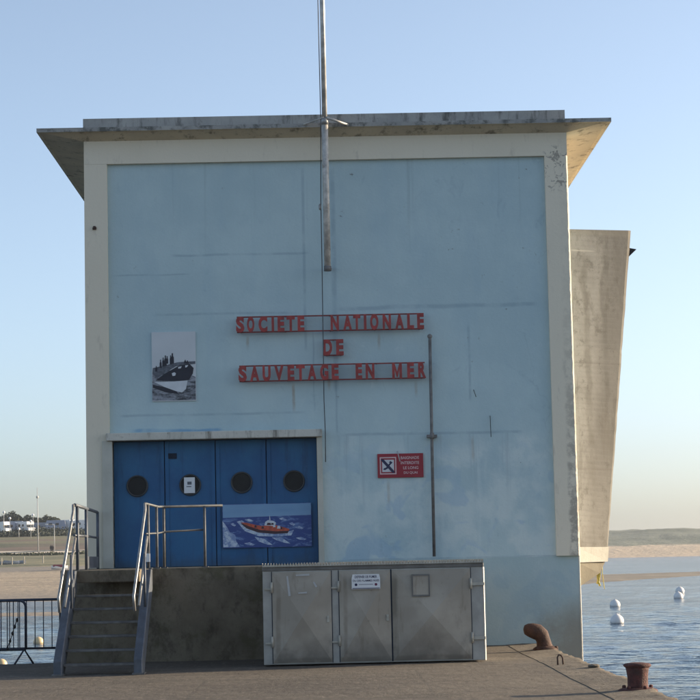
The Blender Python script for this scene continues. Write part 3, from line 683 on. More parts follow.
flat(b, [U(.02, .76), U(.3, .80), U(.55, .86), U(.6, .90), U(.3, .87), U(.02, .80)], YF+.0480, 3)
b2 = part(b, 'printed_board', ['p_sky', 'p_rock', 'p_mid', 'p_dark', 'p_white'], ph, fix=False)

# colour picture of an orange lifeboat on the door
gm = G('picture_sea'); n_ = gm.ss(gm.noise(7., 6, .65, k=(.7, 1, 2.0), dist=.8), .50, .68)
gm.fin(gm.mix(n_, (.03, .065, .24), (.15, .25, .47)), .5); MT['q_sea'] = gm.m
gm = G('picture_sky'); gm.fin(gm.mix(gm.noise(3., 3, k=(.5, 1, 2)), (.13, .27, .46), (.24, .40, .58)), .5); MT['q_sky'] = gm.m
gm = G('picture_foam'); gm.fin(gm.mix(gm.ss(gm.noise(14., 5, .7), .4, .6), (.20, .28, .48), (.55, .62, .70)), .5); MT['q_foam'] = gm.m
MT['q_orange'] = simple('picture_orange', (.55, .10, .05), .5, var=.35, scale=14.); MT['q_dark'] = simple('picture_hull', (.05, .02, .03), .5, var=.2)
a0, a1 = at_y(222.3, 504.5, YF+.19), at_y(312, 546.3, YF+.19)
px0, px1, pz0, pz1 = a0.x, a1.x, a1.z, a0.z; W_, H_ = px1-px0, pz1-pz0
qp = empty('lifeboat_picture', ((px0+px1)/2, YF+.17, pz0), 'colour picture board of an orange lifeboat on a blue sea, on the blue doors', 'picture board')
b = MB(); b.box(px0, px1, YF+.172, YF+.196, pz0, pz1, 0)
y_ = YF+.1708
flat(b, [U(.005, .31), U(.995, .28), U(.995, .01), U(.005, .01)], y_, 1)
flat(b, [U(.0, .38), U(.05, .52), U(.08, .64), U(.14, .70), U(.15, .84), U(.19, .98), U(.005, .98)], y_-.0005, 2)
flat(b, [U(.16, .40), U(.22, .37), U(.33, .58), U(.55, .68), U(.72, .66), U(.80, .62), U(.77, .74), U(.6, .76), U(.4, .74), U(.25, .62)], y_-.001, 2)
flat(b, [U(.36, .76), U(.46, .80), U(.56, .95), U(.50, .94), U(.40, .86)], y_-.0007, 2)
flat(b, [U(.55, .78), U(.66, .78), U(.76, .93), U(.68, .90), U(.6, .84)], y_-.0007, 2)
flat(b, [U(.20, .44), U(.27, .46), U(.42, .58), U(.62, .63), U(.75, .61), U(.73, .69), U(.58, .70), U(.40, .66), U(.27, .56)], y_-.0018, 4)
flat(b, [U(.20, .42), U(.27, .43), U(.42, .51), U(.60, .50), U(.75, .59), U(.745, .63), U(.60, .64), U(.42, .60), U(.28, .50)], y_-.0025, 3)
flat(b, [U(.47, .50), U(.48, .42), U(.51, .38), U(.57, .40), U(.60, .44), U(.59, .52)], y_-.0032, 5)
flat(b, [U(.525, .38), U(.53, .26), U(.54, .38)], y_-.0035, 5)
for (u, v, ww, hh, mi) in ((.33, .50, .03, .05, 3), (.37, .52, .025, .05, 4), (.41, .53, .025, .06, 3), (.45, .55, .03, .05, 4), (.63, .55, .04, .06, 5), (.66, .57, .02, .05, 4), (.69, .58, .03, .04, 3), (.52, .47, .05, .05, 4), (.56, .47, .03, .04, 4), (.50, .53, .02, .04, 3), (.58, .53, .03, .03, 5)):
    flat(b, [U(u-ww/2, v+hh/2), U(u+ww/2, v+hh/2), U(u+ww*.4, v-hh/2), U(u-ww*.3, v-hh*.6)], y_-.004-u*.0005, mi)
for (u, v, w2) in ((.30, .36, .10), (.68, .35, .09), (.86, .55, .10), (.88, .80, .12), (.30, .90, .12), (.12, .45, .06), (.78, .46, .07)):
    flat(b, [U(u-w2/2, v), U(u, v-.02), U(u+w2/2, v+.03), U(u+w2*.3, v+.055), U(u-w2*.2, v+.035)], y_-.0009-u*.0001, 2)
part(b, 'printed_board', ['q_sea', 'q_sky', 'q_foam', 'q_orange', 'q_dark', 'p_white'], qp, fix=False)

# notice in the second porthole
a0, a1 = at_y(184, 477.5, YF+.18), at_y(195, 493, YF+.18)
nt = empty('paper_notice', ((a0.x+a1.x)/2, YF+.17, a1.z), 'small white paper notice stuck on a porthole of the blue doors', 'notice')
b = MB(); b.box(a0.x, a1.x, YF+.176, YF+.180, a1.z, a0.z, 0)
part(b, 'sheet', 'white', nt)
b = MB(); cx = (a0.x+a1.x)/2; b.box(cx-.035, cx+.035, YF+.1735, YF+.1755, a0.z-.12, a0.z-.07); b.box(cx-.05, cx+.03, YF+.1735, YF+.1755, a0.z-.16, a0.z-.145); part(b, 'print', 'p_mid', nt)

# red swimming ban sign
a0, a1 = at_y(377.3, 454, YF+.05), at_y(423.6, 477, YF+.05)
x0, x1, z0, z1 = a0.x, a1.x, a1.z, a0.z; W_, H_ = x1-x0, z1-z0
sg = empty('warning_sign', ((x0+x1)/2, YF+.05, z0), 'dark red sign reading BAIGNADE INTERDITE LE LONG DU QUAI with a crossed out swimmer', 'sign')
b = MB(); b.box(x0, x1, YF+.05, YF+.078, z0, z1); part(b, 'panel', 'signred', sg)
S = lambda u, v: (x0+u*W_, z0+(1-v)*H_)
def ring4(m, u0, u1, v0, v1, t, y, mi):
    a, b_, c_, d = S(u0, v0), S(u1, v0), S(u1, v1), S(u0, v1)
    xa, xb, za, zb_ = a[0], b_[0], d[1], a[1]
    for q in (((xa, zb_-t), (xb, zb_-t), (xb, zb_), (xa, zb_)), ((xa, za), (xb, za), (xb, za+t), (xa, za+t)), ((xa, za+t), (xa+t, za+t), (xa+t, zb_-t), (xa, zb_-t)), ((xb-t, za+t), (xb, za+t), (xb, zb_-t), (xb-t, zb_-t))):
        flat(m, q, y, mi)
b = MB(); ring4(b, .05, .41, .14, .86, .018, YF+.0480, 0)
flat(b, [S(.10, .76), S(.36, .76), S(.36, .25), S(.10, .25)], YF+.0480, 1)
flat(b, [S(.08, .22), S(.13, .22), S(.37, .74), S(.37, .80), S(.32, .80), S(.08, .28)], YF+.0455, 2)
flat(b, [S(.12, .66), S(.14, .60), S(.18, .58), S(.26, .40), S(.31, .34), S(.33, .37), S(.28, .46), S(.22, .62), S(.16, .68)], YF+.0468, 2)
flat(b, [S(.25, .36), S(.28, .30), S(.31, .34), S(.28, .40)], YF+.0465, 2)
part(b, 'swimmer_pictogram', ['signpink', 'signwhite', 'navy'], sg, fix=False)
for i, (tx, ua, ub) in enumerate((('BAIGNADE', .51, .91), ('INTERDITE', .51, .91), ('LE LONG', .56, .89), ('DU QUAI', .57, .87))):
    v = .12 + i*.21; p, q = S(ua, v+.12), S(ub, v)
    text_box('lettering', tx, p[0], q[0], p[1], q[1], YF+.0480, 0, 'signpink', sg, bold=.015)
b = MB(); A = at_y(397.3, 451, YF+.06); B_ = at_y(400, 461.5, YF+.045); b.tube([A, B_], .009, 6); part(b, 'scratch', 'chalk', sg)

# ------------------------------------------------------------------ platform and stairs
pf = empty('concrete_platform', (-4.08, 31.2, 0), 'dark mossy concrete platform in front of the blue doors', 'platform')
b = MB(); b.box(-4.08, 1.9, 31.2, 34.078, -.06, 1.40); part(b, 'body', 'platform', pf, bevel=.012)
b = MB(); b.box(-.88, 1.88, 30.32, 31.198, -.06, 1.38); part(b, 'sun_gap_block', 'platform', pf, bevel=.01)  # hidden block added to keep sun out of the gap behind the cabinet
b = MB(); b.box(-3.66, -2.74, 29.62, 31.198, 1.22, 1.396); part(b, 'landing_slab', 'platform', pf, bevel=.01)

st = empty('metal_staircase', (-3.14, 28.0, 0), 'blue grey metal staircase with open treads leading up to the platform', 'staircase')
for x0, x1 in ((-3.745, -3.635), (-2.665, -2.55)):
    b = MB(); b.prism([(x0, 27.86, .002), (x0, 28.18, .002), (x0, 29.61, 1.12), (x0, 29.61, 1.395), (x0, 29.44, 1.395), (x0, 27.86, .20)], (x1-x0, 0, 0))
    part(b, 'stringer', 'stair', st, bevel=.008)
    b = MB(); b.box(x0-.02, x1+.03, 27.80, 28.12, .0, .02); part(b, 'base_plate', 'tread', st)
for k in range(6):
    b = MB(); y = 28.02+.27*k; zz = .145+.181*k
    b.box(-3.634, -2.666, y, y+.25, zz-.032, zz); part(b, 'tread', 'tread', st, bevel=.004)
for x0, x1 in ((-3.64, -3.70), (-2.62, -2.68)):
    b = MB(); b.tube([(x0, 29.30, 2.33), (x0+.01, 29.22, 2.24), (x1, 28.10, 1.04), (x1+.01, 28.13, .84)], .020, 10); part(b, 'handrail', 'steel', st)
    b = MB(); b.tube([(x0+.02, 29.36, 1.86), (x1+.04, 28.42, .90)], .018, 8); part(b, 'mid_rail', 'steel', st)
    b = MB(); b.tube([(x0+.04, 28.70, .88), (x0+.04, 28.70, 1.62)], .018, 8); part(b, 'rail_post', 'stair', st)

gr_ = empty('guard_rail', (-2.6, 31.3, 1.4), 'galvanised tubular guard rail right of the stairs in front of the blue doors', 'guard rail', 'guard rails on the platform')
ZR = 2.33
b = MB(); b.tube([(-2.62, 29.31, ZR), (-2.60, 31.25, ZR), (-2.50, 31.36, ZR), (-1.62, 31.38, ZR)], .020, 10); part(b, 'top_rail', 'shadesteel', gr_)
b = MB(); b.tube([(-2.62, 29.36, ZR-.43), (-2.60, 31.25, ZR-.40), (-2.50, 31.36, ZR-.38), (-1.90, 31.38, ZR-.36)], .014, 8); part(b, 'mid_rail', 'shadesteel', gr_)
for (x, y) in ((-2.61, 29.68), (-2.59, 30.9), (-2.52, 31.36), (-1.90, 31.37)):
    b = MB(); b.tube([(x, y, 1.40), (x, y, ZR)], .021, 10); p_ = part(b, 'post', 'shadesteel', gr_)
    b = MB(); b.box(x-.05, x+.05, y-.05, y+.05, 1.401, 1.415); part(b, 'foot_plate', 'shadesteel', gr_)
b = MB(); b.box(-2.64, -2.585, 29.62, 29.645, 1.50, 1.62); part(b, 'bracket_plate', 'white', gr_)
gl_ = empty('guard_rail', (-3.7, 31.3, 1.4), 'dark guard rail left of the stairs, running back to the cream pillar', 'guard rail', 'guard rails on the platform')
b = MB(); b.tube([(-3.62, 29.31, ZR), (-3.70, 31.35, ZR), (-3.82, 33.92, ZR)], .024, 10); part(b, 'top_rail', 'stair', gl_)
b = MB(); b.tube([(-3.64, 29.36, ZR-.43), (-3.70, 31.35, ZR-.42), (-3.82, 33.92, ZR-.42)], .018, 8); part(b, 'mid_rail', 'stair', gl_)
for (x, y) in ((-3.63, 29.68), (-3.70, 31.35), (-3.81, 33.88)):
    b = MB(); b.tube([(x, y, 1.40), (x, y, ZR)], .024, 10); part(b, 'post', 'stair', gl_)
b = MB(); b.prism([(-3.70, 31.40, 1.42), (-3.81, 33.85, 1.42), (-3.81, 33.85, 1.60), (-3.70, 31.40, 1.60)], (.015, 0, 0)); part(b, 'kick_plate', 'stair', gl_)

# ------------------------------------------------------------------ steel cabinet
cb0, cb1 = at_z(264.5, 667, 0), at_z(486.5, 661, 0)
cb0.y = 29.10; cb1.y = 29.18; cb0.x = -.955; cb1.x = 2.175; ang = math.atan2(cb1.y-cb0.y, cb1.x-cb0.x); Lc = (cb1.xy-cb0.xy).length
cab = empty('storage_cabinet', (cb0.x, cb0.y, 0), 'long grey steel cabinet with three doors and a ribbed lid on the quay', 'cabinet', rz=ang)
def cpart(mb, name, mat, **k): return mb.build(name, mat, cab, **k)
D = 1.05; HC = 1.335
U_ = lambda p: (p-264.5)/222*Lc
b = MB(); b.box(0, Lc, .03, D, .02, HC); cpart(b, 'body', 'cabstrip', bevel=.006)
b = MB(); b.prism([(Lc-.002, .026, .02), (Lc+.014, .045, .02), (Lc+.014, .09, .02), (Lc-.002, .09, .02)], (0, 0, HC-.025)); cpart(b, 'corner_trim', 'cabstrip')
b = MB(); b.box(-.004, Lc+.004, .018, D+.01, HC, HC+.055); cpart(b, 'rim', 'cabdark', bevel=.004)
b = MB(); n_ = 78; top_, bot_ = [], []
for i in range(n_*4+1):
    x = Lc*i/(n_*4); z = HC+.085+.022*math.cos(2*math.pi*i/4)
    top_.append((x, z))
va = [b.bm.verts.new((x, -.012, z)) for x, z in top_]; vb = [b.bm.verts.new((x, D+.02, z)) for x, z in top_]; vc = [b.bm.verts.new((x, -.012, HC+.056)) for x, z in top_]; vd = [b.bm.verts.new((x, D+.02, HC+.056)) for x, z in top_]
for i in range(n_*4):
    b.bm.faces.new((va[i], va[i+1], vb[i+1], vb[i])); b.bm.faces.new((vc[i], vc[i+1], va[i+1], va[i])); b.bm.faces.new((vb[i], vb[i+1], vd[i+1], vd[i])); b.bm.faces.new((vd[i], vd[i+1], vc[i+1], vc[i]))
b.bm.faces.new((vc[0], va[0], vb[0], vd[0])); b.bm.faces.new((vc[-1], vd[-1], vb[-1], va[-1]))
cpart(b, 'ribbed_lid', 'lid')
for (p0, p1, hinge, lab) in ((274, 333, 0, 'cabinet door with pale smears'), (341, 392.5, 0, 'narrow cabinet door carrying a small white sign'), (394, 473, 1, 'wide cabinet door with a framed hatch')):
    x0, x1 = U_(p0), U_(p1); zl, zh = .045, HC-.02; cxm, czm = (x0+x1)/2, (zl+zh)/2
    b = MB(); e = .012
    P0 = [(x0, .012, zl), (x1, .012, zl), (x1, .012, zh), (x0, .012, zh)]; ap = b.bm.verts.new((cxm, -.060, czm))
    v = [b.bm.verts.new(p) for p in P0]; vv = [b.bm.verts.new((p[0], .030, p[2])) for p in P0]
    for i in range(4):
        j = (i+1) % 4; b.bm.faces.new((v[i], v[j], ap)); b.bm.faces.new((vv[i], vv[j], v[j], v[i]))
    b.bm.faces.new(vv[::-1])
    d = cpart(b, 'door', 'cab'); d['label'] = lab
    b = MB()
    for q in (x0-.011, x1+.001): b.box(q, q+.010, .020, .0295, zl-.01, zh+.01)
    g_ = cpart(b, 'gap', 'seam'); g_.parent = d; split(g_)
    hx = x1+.005 if hinge else x0-.010
    for hz in (.34, 1.10):
        b = MB(); b.tube([(hx, -.004, hz-.075), (hx, -.004, hz+.075)], .017, 8)
        if hinge: b.box(hx+.017, hx+.19, -.004, .029, hz-.028, hz+.012)
        else: b.box(hx-.10, hx-.017, .0, .029, hz-.03, hz-.008)
        h_ = cpart(b, 'hinge', 'lid'); h_.parent = d
    if not hinge:
        lx = x1-.05; b = MB(); b.box(lx-.018, lx+.018, -.010, .012, .60, .69); b.tube([(lx, -.01, .665), (lx, -.026, .665)], .014, 10); h_ = cpart(b, 'lock', 'lid'); h_.parent = d
b = MB(); xa, xb = U_(415), U_(430.5)
za, zb_ = .945, 1.235
b.box(xa, xb, -.050, -.018, za+.012, zb_-.012); hp = cpart(b, 'hatch', 'cab')
b = MB()
for q in ((xa-.018, xb+.018, zb_-.012, zb_+.012), (xa-.018, xb+.018, za-.012, za+.012), (xa-.018, xa-.001, za+.013, zb_-.013), (xb+.001, xb+.018, za+.013, zb_-.013)): b.box(q[0], q[1], -.058, -.012, q[2], q[3])
fr_ = cpart(b, 'hatch_frame', 'cabdark'); fr_.parent = hp
b = MB()   # pale smears on the left door
def smear(pts, w_):
    for (p, q) in zip(pts, pts[1:]):
        d_ = (Vector(q)-Vector(p)); n__ = Vector((-d_.y, d_.x)).normalized()*w_
        b.poly([(x, -.0735, z) for x, z in ((p[0]-n__.x, p[1]-n__.y), (q[0]-n__.x*1.4, q[1]-n__.y*1.4), (q[0]+n__.x, q[1]+n__.y), (p[0]+n__.x*.6, p[1]+n__.y*.6))])
smear([(.35, 1.26), (.38, .98)], .014); smear([(.47, 1.27), (.66, 1.275)], .011); smear([(.72, 1.17), (.76, 1.1)], .012); smear([(.50, 1.02), (.62, 1.025)], .010)
split(cpart(b, 'paint_smear', 'chalk'))
# small sign on the cabinet
cs = empty('small_sign', (0, 0, 0), 'small white sign with navy lettering on the narrow door of the grey cabinet', 'sign', rz=ang)
xa, xb, za, zb_ = U_(353.5), U_(382), 1.055, 1.262
mt_ = Matrix.Translation(Vector((cb0.x, cb0.y, 0))) @ Matrix.Rotation(ang, 4, 'Z')
cs.location = mt_ @ Vector(((xa+xb)/2, -.074, za))
hw, hh = (xb-xa)/2, zb_-za
b = MB(); b.prism([(-hw, 0, 0), (hw, 0, 0), (hw, 0, hh*.72), (hw*.93, 0, hh), (-hw*.93, 0, hh), (-hw, 0, hh*.72)], (0, .012, 0)); b.build('panel', 'white', cs)
def ltext(tx, u0, u1, v0, v1, mat='navy'):
    me = text_mesh(tx, .012, 0); xs = [v.co.x for v in me.vertices]; ys_ = [v.co.y for v in me.vertices]
    for v in me.vertices:
        v.co = Vector((u0+(v.co.x-min(xs))/(max(xs)-min(xs))*(u1-u0), -.002, v0+(v.co.y-min(ys_))/(max(ys_)-min(ys_))*(v1-v0))) if False else Vector((v.co.x, v.co.y, 0))
    ax, bx, ay, by = min(xs), max(xs), min(ys_), max(ys_)
    for v in me.vertices: v.co = Vector((u0+(v.co.x-ax)/(bx-ax)*(u1-u0), -.002, v0+(v.co.y-ay)/(by-ay)*(v1-v0)))
    me.materials.clear(); me.materials.append(MT[mat]); o = bpy.data.objects.new('lettering', me); C.objects.link(o); o.parent = cs
ltext('DEFENSE DE FUMER', -hw*.78, hw*.78, hh*.74, hh*.92); ltext('OU DES FLAMMES NUES', -hw*.93, hw*.93, hh*.50, hh*.64)
b = MB(); disc(b, -hw*.70, hh*.30, .019, -.002, 16, 0); disc(b, hw*.70, hh*.30, .019, -.002, 16, 1)
b.poly([(-hw*.5, -.002, hh*.30), (hw*.5, -.002, hh*.30), (hw*.5, -.002, hh*.33), (-hw*.5, -.002, hh*.33)], 0)
b.poly([(-hw*.96, -.002, hh*.03), (hw*.96, -.002, hh*.03), (hw*.96, -.002, hh*.08), (-hw*.96, -.002, hh*.08)], 0)
b.build('symbols', ['navy', 'maroon'], cs, fix=False)

# ------------------------------------------------------------------ bollards and ring
A = at_z(545, 648.5, .04)
bl = empty('mooring_bollard', (3.27, 31.9, .03), 'rusty horn shaped bollard leaning left at the foot of the blue wall', 'bollard')
b = MB(); b.tube([(.03, 0, -.03), (.015, 0, .06), (.0, 0, .14), (-.025, 0, .21), (-.085, 0, .262), (-.17, 0, .288), (-.24, 0, .300), (-.285, 0, .302), (-.30, 0, .302)], [.145, .118, .108, .118, .126, .115, .095, .068, .02], 22)
b.build('horn', 'rust', bl)
b = MB(); b.lathe([(.20, -.03), (.19, .012), (.15, .035), (.12, .05)], (0.03, 0, 0), 24, jit=.03); b.build('base_flange', 'rust', bl)
b = MB(); b.lathe([(.03, 0), (.03, .03), (.015, .045)], (.19, -.06, 0), 8); b.lathe([(.02, 0), (.02, .02), (.01, .03)], (-.12, -.10, 0), 8); split(b.build('bolt', 'rust', bl))
b2_ = empty('mooring_bollard', (3.30, 22.35, .02), 'red brown rusty drum bollard with a flared cap on the quay edge', 'bollard')
b = MB(); b.lathe([(.118, .0), (.110, .05), (.112, .14), (.120, .21), (.130, .238)], (0, 0, 0), 30, jit=.012); b.build('drum', 'rust2', b2_)
b = MB(); b.lathe([(.125, .236), (.145, .248), (.150, .265), (.135, .280), (.07, .290), (.02, .284)], (0, 0, 0), 30, jit=.05); b.build('cap', 'rust2', b2_)
b = MB(); b.lathe([(.215, -.02), (.21, .0), (.18, .014), (.11, .024)], (0, 0, 0), 26, jit=.03); b.build('base_flange', 'rust2', b2_)
b = MB()
for a in (.3, 1.5, 2.7, 3.9, 5.1): b.lathe([(.022, 0), (.022, .03), (.012, .038)], (.155*math.cos(a), .155*math.sin(a), .01), 8)
split(b.build('bolt', 'rust2', b2_))
rg = MB(); c_ = at_z(560.5, 664, .03)
rg.tube([(-.035, 0, -.02), (-.038, 0, .09), (-.022, 0, .12), (.012, 0, .115), (.032, 0, .08), (.036, 0, -.02)], .012, 8)
o_ = rg.build('mooring_ring', 'ringiron'); o_.location = (c_.x, c_.y, .03); tag(o_, 'small dark iron staple standing in the stone coping between the two bollards', 'mooring ring')
# broken lump of coping
for (px, py, s_, lab) in ((594, 667.5, .075, 'flat broken lump of stone on the coping edge beside the boathouse corner'), (541, 648.6, .05, 'pebble sized stone left of the horn bollard')):
    p_ = at_z(px, py, .03); b = MB(); bmesh.ops.create_icosphere(b.bm, subdivisions=3, radius=1)
    for v in b.bm.verts:
        k = 1+.35*noise.noise(v.co*1.7+Vector((px, 0, 0))); v.co = Vector((v.co.x*k*s_*1.1, v.co.y*k*s_*1.2, v.co.z*k*s_*.32))
    o_ = b.build('loose_stone', 'coping'); o_.location = (min(p_.x, 3.40), p_.y, .05); tag(o_, lab, 'stone')

# ------------------------------------------------------------------ crowd barriers
def barrier(x0, x1, y, nb, label, feet, r=.10):
    t = empty('crowd_barrier', (x0, y, 0), label, 'barrier', 'steel barriers along the quay edge')
    z0, z1 = .235, .965
    b = MB(); c = [(x0+r, y, z1)]
    corner = lambda cx, cz, a0, a1: [(cx+r*math.cos(a0+(a1-a0)*k/5), y, cz+r*math.sin(a0+(a1-a0)*k/5)) for k in range(6)]
    path = corner(x1-r, z1-r, math.pi/2, 0)+[(x1, y, z0+.001)]
    path = [(x0+r, y, z1)]+path; b.tube(path, .02, 8)
    path = corner(x0+r, z1-r, math.pi/2, math.pi)+[(x0, y, z0+.001)]; b.tube(path, .02, 8)
    b.tube([(x0, y, z0), (x1, y, z0)], .018, 8)
    part(b, 'frame', 'barrier', t)
    for i in range(nb):
        x = x0+(x1-x0)*(i+1)/(nb+1); b = MB(); b.tube([(x, y, z0), (x, y, z1)], .0075, 6, cap=False); part(b, 'bar', 'barrier', t)
    for fx_ in feet:
        b = MB(); b.tube([(fx_-.13, y-.12, .02), (fx_, y, z0), (fx_+.12, y+.10, .02)], .016, 8); part(b, 'foot', 'barrier', t)
    return t
barrier(-6.52, -4.575, 31.00, 20, 'steel crowd barrier with rounded corner at the left edge of the photo', (-4.60, -6.2))
barrier(-6.15, -4.10, 31.33, 15, 'steel crowd barrier standing behind the other one and reaching the platform', (-5.9,), .04)
b = MB(); pts = [at_y(17, 620, 30.95), at_y(14, 628, 30.95), at_y(11.5, 637, 30.95), at_y(8.5, 645, 30.95), at_y(7, 650, 30.95)]
b.tube(pts, .007, 6)
ch_ = b.build('chain', 'black', loc=pts[-1]); tag(ch_, 'thin dark chain hanging down the left crowd barrier', 'chain')
for k, t_ in enumerate((.0, .22, .45, .7, .95)):
    q = pts[0].lerp(pts[-1], t_)-Vector(pts[-1]); b = MB(); b.lathe([(.006, -.03), (.02, -.012), (.02, .012), (.006, .03)], (0, 0, 0), 8); l_ = b.build('link', 'black', ch_); l_.location = q

# ------------------------------------------------------------------ yellow rope below the bay
b = MB(); A = at_y(600, 562, 35.0)
def strand(ps, r): b.tube([at_y(*p, 35.0) for p in ps], r, 6)
strand([(599.5, 560), (599, 568), (597.5, 575), (598.5, 582), (600, 586)], .018)
strand([(600.5, 560), (600, 570), (599, 577), (597.6, 584)], .022)
strand([(602.5, 560), (602.2, 572), (603.6, 583), (604.5, 589)], .007)
strand([(596, 570), (593, 572), (590.5, 576)], .007)
tag(b.build('rope', 'yellow', loc=A), 'yellow rope end dangling below the concrete bay over the water', 'rope')

# ------------------------------------------------------------------ buoys
def buoy(px, py, r, mat, label, tilt, top=True, sq=1.):
    p_ = at_z(px, py, WZ); t = empty('mooring_buoy', p_, label, 'buoy', 'mooring buoys on the water'); t.rotation_euler = (R(tilt*.5), R(tilt), random.random()*6)
    prof = [(r*math.cos(a)*(.96 if a > .6 and top else 1), r*(.28+math.sin(a))) for a in [R(-28+11.8*k) for k in range(10)]] + ([(.10*r, r*1.33), (.08*r, r*1.40)] if top else [(.05*r, 1.28*r)])
    b = MB(); b.lathe(prof, (0, 0, 0), 24); b.build('float', mat, t)
    b = MB(); b.lathe([(r*.80, -.14*r), (r*.955, .02*r), (r*.985, .13*r), (r*1.005, .14*r), (r*1.005, .05*r), (r*.9, -.14*r)][:3]+[(r*1.0, .14*r)], (0, 0, 0), 24); b.build('waterline_band', 'buoyband', t)
    b = MB(); b.tube([(0, 0, r*1.36), (0, 0, r*1.50)], r*.05, 8); b.build('eye', 'buoyband', t)
buoy(615, 606.3, .38, 'buoy', 'white round buoy, upper of the two near the boathouse corner', 6)
buoy(617, 623, .385, 'buoy', 'white round buoy with a pointed top, nearest to the quay on the right', -6)
buoy(678.5, 598, .40, 'buoy', 'white buoy, front one of the overlapping pair at the right', 4)
buoy(680, 592.5, .42, 'buoy', 'white buoy, rear one of the overlapping pair at the right', -3)
buoy(38.5, 643.5, .26, 'buoyyellow', 'cream round buoy lit gold seen between the barrier bars and the platform', 5, False)
buoy(1.5, 666, .22, 'buoyyellow', 'cream buoy low behind the barrier at the far left edge', 12, False)

# ------------------------------------------------------------------ far left shore
def gpos(px, y):
    x = at_y(px, 560, y).x; return Vector((x, y, land(x/y, y)))
for nm, col in (('leaf_dark', (.028, .040, .030)), ('leaf_mid', (.045, .060, .038)), ('leaf_olive', (.060, .070, .040))):
    g_ = G(nm); g_.fin(g_.mix(g_.noise(.8, 3), tuple(q*.7 for q in col), tuple(q*1.3 for q in col)), .8); MT[nm] = g_.m
MT['bark'] = simple('bark', (.06, .045, .035), .9, scale=2.)
def tree(px, y, h, w_, mat, label):
    h = h*.63
    rnd = random.Random(px*13+int(y)); p_ = gpos(px, y); t = empty('tree', p_, label, 'tree', 'trees behind the campers')
    b = MB(); b.tube([(0, 0, -.5), (.1, 0, h*.35), (.0, .1, h*.7)], [.28, .2, .08], 8)
    for k in range(5):
        a = rnd.random()*6.3; z0 = h*(.22+.08*k); b.tube([(.08, 0, z0), (math.cos(a)*w_*.3, math.sin(a)*w_*.3, z0+h*.2)], [.12, .04], 6)
    b.build('trunk', 'bark', t)
    b = MB(); blobs = []
    for k in range(13):
        a = rnd.random()*6.3; rr = w_*.5*math.sqrt(rnd.random())*.85; zz = h*(.22+.62*rnd.random()*(1-.45*rr/(w_*.5)))
        blobs.append((Vector((math.cos(a)*rr, math.sin(a)*rr, zz)), h*rnd.uniform(.16, .26)))
    for (c_, r_) in blobs:
        for k in range(210):
            d = Vector((rnd.gauss(0, 1), rnd.gauss(0, 1), rnd.gauss(0, 1))).normalized()*r_*rnd.random()**.35; d.z *= .8
            q = c_+d; n = Vector((rnd.gauss(0, 1), rnd.gauss(0, 1), rnd.gauss(0, 1))).normalized(); u = n.orthogonal().normalized(); v = n.cross(u); s_ = rnd.uniform(.12, .30)
            b.bm.faces.new([b.bm.verts.new(q+u*s_*a1+v*s_*a2) for a1, a2 in ((1, .2), (-.1, 1), (-1, -.2), (.2, -.9))])
    b.build('crown', mat, t, fix=False)
TR = [(-6, 568, 10.0, 9, 'leaf_dark', 'dark tree at the left edge, behind the leftmost lamp'), (2, 562, 8.6, 8, 'leaf_dark', 'dark bushy tree directly behind the leftmost camper'), (9, 570, 11.4, 7, 'leaf_dark', 'tallest dark tree of the left clump, with a pointed top'),
      (15, 560, 9.6, 8, 'leaf_dark', 'dark round tree right of the tallest one'), (21, 566, 8.2, 7, 'leaf_dark', 'sloping dark tree at the right end of the left clump'), (27, 572, 5.6, 6, 'leaf_mid', 'low tree in the dip between the left clump and the lamp'),
      (30.5, 562, 8.3, 5.5, 'leaf_dark', 'narrow dark tree just left of the tall mast'), (37, 568, 5.8, 6, 'leaf_mid', 'low bushy tree behind the tall mast'), (43, 564, 7.2, 6, 'leaf_mid', 'mid green tree just right of the tall mast'),
      (48, 566, 8.6, 6.5, 'leaf_dark', 'domed dark tree left of the bluish camper'), (54, 570, 7.2, 7, 'leaf_olive', 'olive tree sloping down behind the bluish camper'), (61, 572, 5.4, 6, 'leaf_mid', 'last low tree at the right end of the row')]
for a in TR: tree(*a)
# low scrub
for nm, (x0, x1, y0, y1, n, s_, mt, lab) in {'hedge': (-8, 86, 536, 548, 1000, .95, 'leaf_dark', 'dark scrub below the campers'), 'scrub': (-8, 86, 414, 420, 330, .35, 'leaf_olive', 'low scrub in front of the pale wall')}.items():
    b = MB()
    for k in range(n):
        px = random.uniform(x0, x1)
        if nm == 'hedge' and not (px < 34 and random.random() < .9 or random.random() < .3): continue
        if nm == 'scrub' and not ((px > 26 and px < 36) or (px > 47 and px < 55) or random.random() < .25): continue
        y = random.uniform(y0, y1) - (28 if nm == 'hedge' and random.random() < .5 else 0); q = gpos(px, y)
        for j in range(14):
            d = Vector((random.gauss(0, 1)*s_, random.gauss(0, 1)*s_, abs(random.gauss(0, .5))*s_)); nn = Vector((random.gauss(0, 1), random.gauss(0, 1), random.gauss(0, 1))).normalized(); u = nn.orthogonal().normalized(); v = nn.cross(u); e = random.uniform(.12, .3)
            b.bm.faces.new([b.bm.verts.new(q+d+u*e*a1+v*e*a2) for a1, a2 in ((1, .2), (-.1, 1), (-1, -.2), (.2, -.9))])
    tag(b.build(nm, mt, fix=False), lab, 'scrub', kind='stuff')
# pale wall along the road
b = MB(); prev = None
for i in range(60):
    px = -60+i*3.2; q = gpos(px, 432.0)
    if prev:
        P0, P1 = prev+Vector((0, 0, -.75)), q+Vector((0, 0, -.75))
        b.prism([P0+Vector((0, 0, -.5)), P1+Vector((0, 0, -.5)), P1+Vector((0, 0, 1.0)), P0+Vector((0, 0, 1.0))], (0, .35, 0))
    prev = q
MT['pwall'] = simple('pale_low_wall', (.55, .48, .38), .9, var=.2, scale=.6)
tag(b.build('low_wall', 'pwall'), 'low pale wall running across the far left shore', 'wall')
